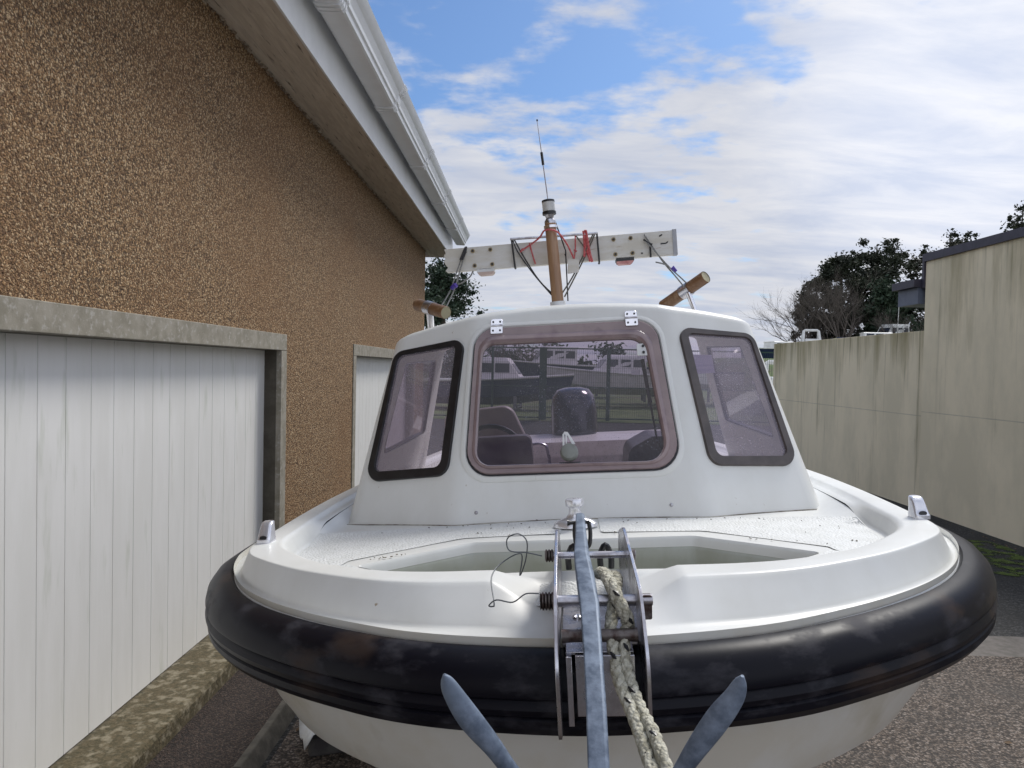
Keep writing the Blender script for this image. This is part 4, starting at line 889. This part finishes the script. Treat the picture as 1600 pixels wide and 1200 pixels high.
# mousing wire
cord('wire_loop', [(-.088, 1.50, -.386), (-.12, 1.50, -.378), (-.155, 1.49, -.37), (-.158, 1.49, -.345), (-.135, 1.49, -.336), (-.118, 1.49, -.352), (-.122, 1.49, -.39), (-.135, 1.48, -.42), (-.13, 1.48, -.375), (-.17, 1.47, -.39), (-.187, 1.42, -.405), (-.175, 1.34, -.43), (-.178, 1.34, -.437), (-.185, 1.34, -.435), (-.170, 1.34, -.425), (-.14, 1.34, -.430), (-.115, 1.34, -.415), (-.090, 1.34, -.415)], .0014, mat('dull wire', (.12, .13, .14), .5, .6), 'thin bent grey wire looped between the two roller pins', 'wire', sub=6)

# ------------------------------------------------------------------ trailer under the boat
tb = Vector((0, 2.0, .3)); trl = tag(empty('boat_trailer', (.1, 2, 0)), 'galvanised trailer carrying the white boat', 'trailer')
def tl(mb, n, m, **k): return shift(mb, (-.1, -2, 0)).build(n, m, trl, **k)
tl(MB().box((.10, 1.9, .42), (.20, 6.5, .52)), 'main_beam', GALVT, smooth=False, bevel=.004)
for s_ in (-1, 1):
    tl(MB().tube([(.15, 1.9, .47), (.2+s_*.75, 3.2, .50), (.3+s_*.78, 6.6, .52)], .045, 8), 'side_rail', GALVT)
    w_ = tl(MB().tube([(.32+s_*.95-.09, 4.8, .29), (.32+s_*.95-.07, 4.8, .29), (.32+s_*.95+.07, 4.8, .29), (.32+s_*.95+.09, 4.8, .29)], [.24, .28, .28, .24], 28), 'wheel', TYRE, angle=30)
    shift_ = MB().tube([(.32+s_*.95+s_*.092, 4.8, .29), (.32+s_*.95+s_*.096, 4.8, .29)], .15, 20); shift(shift_, (-.1, -2, 0)).build('rim', GALVT, w_)
tl(MB().box((-.65, 4.76, .27), (1.25, 4.84, .34)), 'axle', GALVT)
for y in (3.2, 5.0, 6.2): tl(MB().box((-.5, y, .50), (1.0, y+.08, .58)), 'cross_member', GALVT, smooth=False)
for y in (2.9, 4.2): tl(MB().tube([(.09, y, .62), (.21, y, .62)], .07, 14), 'keel_roller', BLACK)
tl(MB().box((.12, 1.9, .52), (.18, 2.0, .68)), 'winch_post', GALVT)

# white plastic scrap and block on the ground, lower left of the hull
random.seed(4)
m_ = MB(); g = []
for i in range(9):
    row = []
    for j in range(7):
        x = (i/8-.5)*.30; y = (j/6-.5)*.26; row.append((x, y, .12+.07*math.sin(i*.9+j*.3)*math.cos(j*.8)-abs(x)*.35+random.uniform(-.012, .012)))
    g.append(row)
m_.loft(g, closed=False); o = m_.build('plastic_sheet', WHITEP, angle=50); o.location = (-1.03, 3.85, .06); o.rotation_euler = (R(14), 0, R(25))
sdm = o.modifiers.new('s', 'SOLIDIFY'); sdm.thickness = .006
tag(o, 'crumpled white plastic scrap lying on the ground under the left of the hull', 'plastic scrap')
m_ = MB().box((-.16, -.12, 0), (.16, .12, .10)); o = m_.build('concrete_block', mat('block', (.07, .065, .06), .9, c2=(.045, .04, .04), nscale=14, bump=.6, bscale=80), smooth=False, bevel=.015); o.location = (-1.0, 3.9, .004); o.rotation_euler = (0, 0, R(20))
tag(o, 'dark concrete block under the white plastic scrap', 'block')

# dead leaves and grit scattered over the drive
random.seed(33); dl = MB()
for i in range(420):
    x = random.choice((random.uniform(1.2, 6.0), random.uniform(-1.25, -.3), wx(5)-abs(random.gauss(0, .35)), -1.27+abs(random.gauss(0, .1)))); y = random.uniform(2.2, 10.5); q = random.uniform(.006, .024); a = random.uniform(0, 6.3)
    if x > 5.95: x = 5.95
    u_ = Vector((math.cos(a), math.sin(a), random.uniform(-.1, .3)))*q; v_ = Vector((-math.sin(a), math.cos(a), random.uniform(-.2, .4)))*q*.6; c = Vector((x, y, .012))
    dl.add([c-u_, c+v_+Vector((0, 0, .003)), c+u_, c-v_+Vector((0, 0, .004))], [(0, 1, 2, 3)])
tag(dl.build('fallen_leaves', mat('dead leaf', (.10, .055, .025), .8, c2=(.22, .15, .08), nscale=3), smooth=False), kind='stuff')

# ------------------------------------------------------------------ yard beyond
GY = .67
fen = tag(empty('mesh_fence', (1, 20, GY)), 'dark green steel mesh fence with square posts across the back of the yard', 'fence')
def fp(mb, n, m, **k): return shift(mb, (-1, -20, -GY)).build(n, m, fen, **k)
ft, fb = GZ+.56, GZ-1.36
for x, w_ in ((-6.5, .04), (-3.9, .04), (-.98, .03), (.42, .10), (2.22, .05), (4.3, .06), (6.9, .04), (7.3, .04)):
    fp(MB().box((x-w_, 20-w_, GY), (x+w_, 20+w_, ft+.02)), 'fence_post', GREENF, smooth=False)
for z in (ft, GZ-.50, fb): fp(MB().box((-7, 19.985, z-.018), (7.3, 20.015, z+.018)), 'fence_rail', GREENF, smooth=False)
m_ = MB(); x = -7
while x < 7.3: m_.box((x-.003, 19.99, fb), (x+.003, 19.996, ft)); x += .06
z = fb
while z < ft: m_.box((-7, 19.997, z-.002), (7.3, 20.001, z+.002)); z += .2
fp(m_, 'mesh_panel', GREENF, smooth=False)
m_ = MB().box((2.85, 19.95, GZ-.13), (3.07, 19.965, GZ+.02)); m_ = fp(m_, 'fence_sign', mat('plain sign', (.7, .7, .7), .5), smooth=False)

def yard_boat(x, y, z, L_, beam, rz_, hm, label, cab_h=.9, cx0=.3, cx1=.62, top=None, group='boats parked in the yard beyond', stripe=None, arch=False, hh=1.0, mastt=False, cover=False):
    b = tag(empty('yard_boat', (x, y, z)), label, 'boat', group); b.rotation_euler = (0, 0, rz_)
    top = top or FARW; K = 14; rg = []
    for i in range(K):
        t = i/(K-1); hb = beam/2*(1-max(0, (t-.45)/.55)**2.2); sh = .9*hh+.28*t*t
        yy_ = max(hb, .015); X = (t-.5)*L_; kz = .30*sst(.6, 1, t)*hh
        rg.append([(X, -yy_, sh+.55), (X, -yy_*.98, sh+.47), (X-.15*t, -yy_*.80, .55+kz+.25), (X-.3*t, 0, .52+kz), (X-.15*t, yy_*.80, .55+kz+.25), (X, yy_*.98, sh+.47), (X, yy_, sh+.55)])
    MB().loft(rg, closed=False).build('hull', hm, b, angle=30)
    MB().loft([[r[0], r[-1]] for r in rg], closed=False).build('deck', top, b)
    MB().add(rg[0], [tuple(range(7))]).build('transom', hm, b, smooth=False)
    m1_ = MB(); m1_.tube([r[0] for r in rg], .045, 6); m1_.tube([r[-1] for r in rg], .045, 6); m1_.build('rubbing_strake', top if stripe is None else stripe, b)
    zs = .9*hh+.6
    if not arch:
        x0, x1 = (cx0-.5)*L_, (cx1-.5)*L_; bw_ = beam*.36
        rings_ = [[(x0, -bw_, zs), (x1+.45, -bw_*.8, zs), (x1+.45, bw_*.8, zs), (x0, bw_, zs)], [(x0, -bw_*.93, zs+cab_h*.85), (x1, -bw_*.7, zs+cab_h*.85), (x1, bw_*.7, zs+cab_h*.85), (x0, bw_*.93, zs+cab_h*.85)], [(x0-.1, -bw_*.85, zs+cab_h), (x1-.08, -bw_*.6, zs+cab_h), (x1-.08, bw_*.6, zs+cab_h), (x0-.1, bw_*.85, zs+cab_h)]]
        c_ = MB().loft(rings_, True, True).build('cabin', top, b, smooth=False, bevel=.03)
        n_ = 3
        for s_ in (-1, 1):
            for k in range(n_):
                a0_ = x0+.12+(x1-x0)*k/n_; a1_ = a0_+(x1-x0)/n_-.10
                yb0 = bw_*.945+.012
                def yy2(X, zq): t = (zq-zs)/(cab_h*.85); f0 = bw_+(bw_*.93-bw_)*t; xe = x1+.45*(1-t); f1 = bw_*.8+(bw_*.7-bw_*.8)*t; return (f0+(f1-f0)*(X-x0)/(xe-x0))+.012
                q = [(X, s_*yy2(X, zq), zq) for X, zq in ((a0_, zs+cab_h*.35), (a1_, zs+cab_h*.35), (a1_-.02, zs+cab_h*.75), (a0_, zs+cab_h*.75))]
                MB().add(q, [(0, 1, 2, 3)]).build('cabin_window', WINB, c_, smooth=False)
        q = [(x1+.45*(1-t)+.014, yq, zs+cab_h*.85*t) for t, yq in ((.35, -bw_*.62), (.35, bw_*.62), (.88, bw_*.58), (.88, -bw_*.58))]
        MB().add(q, [(0, 1, 2, 3)]).build('windscreen', WINB, c_, smooth=False)
        if mastt: MB().tube([(x0+.3, 0, zs+cab_h), (x0+.25, 0, zs+cab_h+1.3)], .025, 6).build('mast', FARW, b)
    else:
        m2_ = MB(); hw_ = beam*.33; X = 0.0
        m2_.tube([(X-.45, -hw_, zs-.1), (X-.1, -hw_*.85, zs+cab_h*.93), (X-.05, -hw_*.7, zs+cab_h), (X-.05, hw_*.7, zs+cab_h), (X-.1, hw_*.85, zs+cab_h*.93), (X-.45, hw_, zs-.1)], .09, 8)
        m2_.tube([(X+.55, -hw_, zs-.1), (X+.1, -hw_*.85, zs+cab_h*.9)], .06, 8); m2_.tube([(X+.55, hw_, zs-.1), (X+.1, hw_*.85, zs+cab_h*.9)], .06, 8)
        m2_.build('wheelhouse_frame', top, b)
        MB().box((X-.6, -hw_*.8, zs-.2), (X+.7, hw_*.8, zs+.25)).build('console', top, b, bevel=.05)
    sp2 = MB()
    for X in (-L_*.3, L_*.2):
        sp2.box((X-.05, -beam*.4, .0), (X+.05, -beam*.4+.1, .85)); sp2.box((X-.05, beam*.4-.1, .0), (X+.05, beam*.4, .85)); sp2.box((X-.05, -beam*.42, .45), (X+.05, beam*.42, .53))
    sp2.build('cradle', GALVT, b, smooth=False)
    return b
yard_boat(-1.55, 24.5, GY-.38, 6.2, 2.1, R(-6), NAVY, 'navy hulled boat with white cabin, seen through the left of the hatch', cx0=.38, cx1=.66, cab_h=.75, hh=.85)
yard_boat(3.2, 27.5, GY-.05, 5.6, 2.0, R(187), FARW, 'white open boat behind the fence, right of the navy hulled boat', cx0=.3, cx1=.55, cab_h=.7, hh=.8)
yard_boat(6.0, 30.5, GY+.1, 5.6, 2.0, R(175), FARW, 'white boat with low cabin behind the fence, far right in the hatch', cx0=.35, cx1=.6, cab_h=.5, hh=.8, stripe=NAVY)
yard_boat(-4.6, 33, GY, 6.5, 2.3, R(10), FARW, 'white boat far behind the navy hulled boat, seen through the hatch', cx0=.35, cx1=.6, cab_h=1.0)
yard_boat(1.3, 36, GY+.1, 6.5, 2.3, R(-170), NAVY, 'dark hulled boat at the back of the yard behind the fence', cx0=.35, cx1=.6, cab_h=.9)
yard_boat(19.3, 50, GZ+.62, 4.6, 1.7, R(80), FARW, 'white boat with an open windowless wheelhouse frame, above the boundary wall', arch=True, cab_h=.85)
yard_boat(22.9, 48.5, GZ+.95, 5.0, 2.0, R(-12), CREAM, 'low cream boat with dark cockpit showing above the boundary wall', cab_h=.35, cx0=.35, cx1=.7, stripe=NAVY)
yard_boat(25.3, 50.5, GZ+1.0, 5.6, 2.1, R(200), FARW, 'white cabin boat with short mast above the boundary wall', cab_h=1.0, cx0=.42, cx1=.66, mastt=True)
yard_boat(17.1, 49, GZ+.15, 5.2, 2.0, R(15), NAVY, 'dark low boat at the left end of the boundary wall', cab_h=.45, cx0=.3, cx1=.6)
yard_boat(9.2, 26.5, GY-.5, 4.8, 1.9, R(80), NAVY, 'navy boat on a cradle beside the end of the boundary wall', arch=True, cab_h=.8)
# shrubs / hedge far
def leafcloud(mb, blobs, n, s0, s1, flatz=.6, seed=1):
    rnd = random.Random(seed); tot = sum(b[3]**2 for b in blobs)
    for cx_, cy_, cz_, r_, in [(b[0], b[1], b[2], b[3]) for b in blobs]:
        k = int(n*r_*r_/tot)
        for _ in range(k):
            d_ = Vector((rnd.gauss(0, 1), rnd.gauss(0, 1), rnd.gauss(0, 1))).normalized()*r_*(abs(rnd.gauss(0, .55))+.05)
            p = Vector((cx_+d_.x, cy_+d_.y, cz_+d_.z*.8)); s_ = rnd.uniform(s0, s1)
            a = Vector((rnd.gauss(0, 1), rnd.gauss(0, 1), rnd.gauss(0, 1)*flatz)).normalized()*s_; b = a.cross(Vector((rnd.gauss(0, 1), rnd.gauss(0, 1), rnd.gauss(0, 1)))).normalized()*s_*rnd.uniform(.4, .8)
            mb.add([p-a, p+b, p+a, p-b*.7], [(0, 1, 2, 3)])
def branches(mb, p, d_, ln, r, depth, rnd, spread=.5, up=.12, n=5):
    pts = [p]; q = p.copy(); dd = d_.copy()
    for k in range(3):
        dd = (dd+Vector((rnd.gauss(0, .12), rnd.gauss(0, .12), rnd.gauss(0, .08)+up*.3))).normalized(); q = q+dd*ln/3; pts.append(q.copy())
    mb.tube(pts, [r, r*.85, r*.7, r*.5], n if depth > 1 else 3, cap=False)
    if depth == 0: return
    for k in range(rnd.randint(3, 4)+(1 if depth < 3 else 0)):
        t = rnd.uniform(.3, 1); i = min(2, int(t*3)); st0 = pts[i].lerp(pts[i+1], t*3-i)
        nd = (dd+Vector((rnd.gauss(0, spread), rnd.gauss(0, spread), rnd.gauss(0, spread*.6)+up))).normalized()
        branches(mb, st0, nd, ln*rnd.uniform(.55, .8), r*.5, depth-1, rnd, spread, up, n)
def evergreen(name, x, y, zb, h, wd, m, label, seed, n=9000, leaf=(.06, .17), shape=1.0, group='trees behind the yard', low=.05):
    rnd = random.Random(seed); e = tag(empty(name, (x, y, zb)), label, 'tree', group)
    t_ = MB(); t_.tube([(0, 0, 0), (.05, 0, h*.4), (0, .05, h*.8), (0, 0, h*.95)], [wd*.045, wd*.035, wd*.02, .02], 8); t_.build('trunk', BARK, e)
    bl_ = []
    for k in range(46):
        f = rnd.uniform(low, 1); rad = wd*.5*(1-f**1.6*shape)**.7 if f < 1 else 0
        rad = max(rad, .08*wd); a = rnd.uniform(0, 2*math.pi); q = rad*rnd.random()**.5
        bl_.append((q*math.cos(a), q*math.sin(a), h*f*.97, wd*rnd.uniform(.06, .15)))
    for k in range(26):   # outer tufts that break the outline
        f = rnd.uniform(.35, 1.0); rad = wd*.52*(1-f**1.6*shape)**.7 if f < 1 else .1; a = rnd.uniform(0, 2*math.pi)
        bl_.append((rad*math.cos(a), rad*math.sin(a), h*f, wd*rnd.uniform(.03, .06)))
    c_ = MB(); leafcloud(c_, bl_, n, *leaf, seed=seed); c_.build('crown', m, e, smooth=False); return e
def bare(name, x, y, zb, h, label, seed, m=BARKG, depth=4, spread=.45, lean=0.0, r=None, group='bare trees behind the yard'):
    rnd = random.Random(seed); e = tag(empty(name, (x, y, zb)), label, 'tree', group)
    m_ = MB(); r = r or h*.018
    m_.tube([(0, 0, 0), (lean*.3, 0, h*.25)], [r*1.3, r], 8)
    m_.build('trunk', m, e)
    c_ = MB()
    for k in range(5): branches(c_, Vector((lean*.3, 0, h*(.10+.035*k))), Vector((lean*.3+rnd.gauss(0, .35), rnd.gauss(0, .35), 1)).normalized(), h*.42, r*.7, depth, rnd, spread)
    c_.build('branches', m, e); return e
ZT = GY+.15
evergreen('evergreen_tree', 26.9, 57, ZT, 12.0, 8.6, LEAF1, 'tallest dark evergreen in the clump, with ragged pointed top', 21, n=44200, shape=.85)
evergreen('evergreen_tree', 23.4, 55, ZT, 10.3, 5.6, LEAF1, 'dark evergreen left of the tallest one in the clump', 22, n=34000, shape=.8)
evergreen('evergreen_tree', 21.2, 54, ZT, 8.3, 4.4, LEAF2, 'lower brownish evergreen at the left edge of the clump', 23, n=25500, shape=.85)
evergreen('evergreen_tree', 30.6, 55, ZT, 11.3, 5.5, LEAF1, 'dark evergreen at the right of the clump, half behind the outbuilding roof', 24, n=9000, shape=.8)
evergreen('evergreen_tree', 25.6, 52.5, ZT, 8.4, 6.5, LEAF3, 'mid green conifer low in front of the clump', 25, n=25500, shape=.9, leaf=(.08, .2))
evergreen('evergreen_tree', 32.4, 59, ZT, 11.9, 8.5, LEAF2, 'brownish evergreen filling the gap right of the clump, behind the canopy', 28, n=16000, shape=.7)
evergreen('pine_tree', 34.2, 58, ZT, 13.0, 4.5, LEAF1, 'thin topped pine showing above the outbuilding roof', 26, n=3500, low=.75, shape=.7)
evergreen('pine_tree', 38.6, 58, ZT, 15.2, 4.6, LEAF1, 'taller pine at the right edge of the picture above the roof', 27, n=3500, low=.75, shape=.7)
bare('bare_tree', 20.2, 52, ZT, 7.6, 'leafless grey tree on the left side of the evergreen clump', 31, depth=5, lean=-.15)
bare('bare_tree', 21.6, 50.5, ZT, 7.6, 'taller leafless tree against the left evergreens', 32, depth=5)
bare('bare_tree', 25.8, 50, ZT, 5.2, 'leafless tree standing in front of the dark clump', 33, depth=4)
evergreen('conifer', -4.0, 33, GY, 6.2, 5.6, LEAF3, 'green conifer between the garage corner and the boat cabin', 41, n=30000, leaf=(.04, .11), shape=.95)
bare('bare_tree', -1.2, 36, GY, 3.5, 'small leafless tree just right of the conifer', 34, depth=4, spread=.5)
bare('bare_tree', .2, 38, GY, 3.2, 'faint leafless tree behind the cabin roof, left of the mast', 35, depth=4, spread=.5)
# low hedge line far behind, and a distant roof
hd = MB(); rb_ = random.Random(9)
leafcloud(hd, [(x*1.0+rb_.uniform(-.5, .5), 62+rb_.uniform(-1, 1), GY+rb_.uniform(.3, 3.0 if x < 8 else 1.3), rb_.uniform(.9, 1.5)) for x in range(-24, 40, 1) for _ in (0, 1)], 30000, .12, .3, seed=8)
tag(hd.build('hedge_line', LEAF3, smooth=False), 'low dark green hedge running along the far side of the yard', 'hedge')
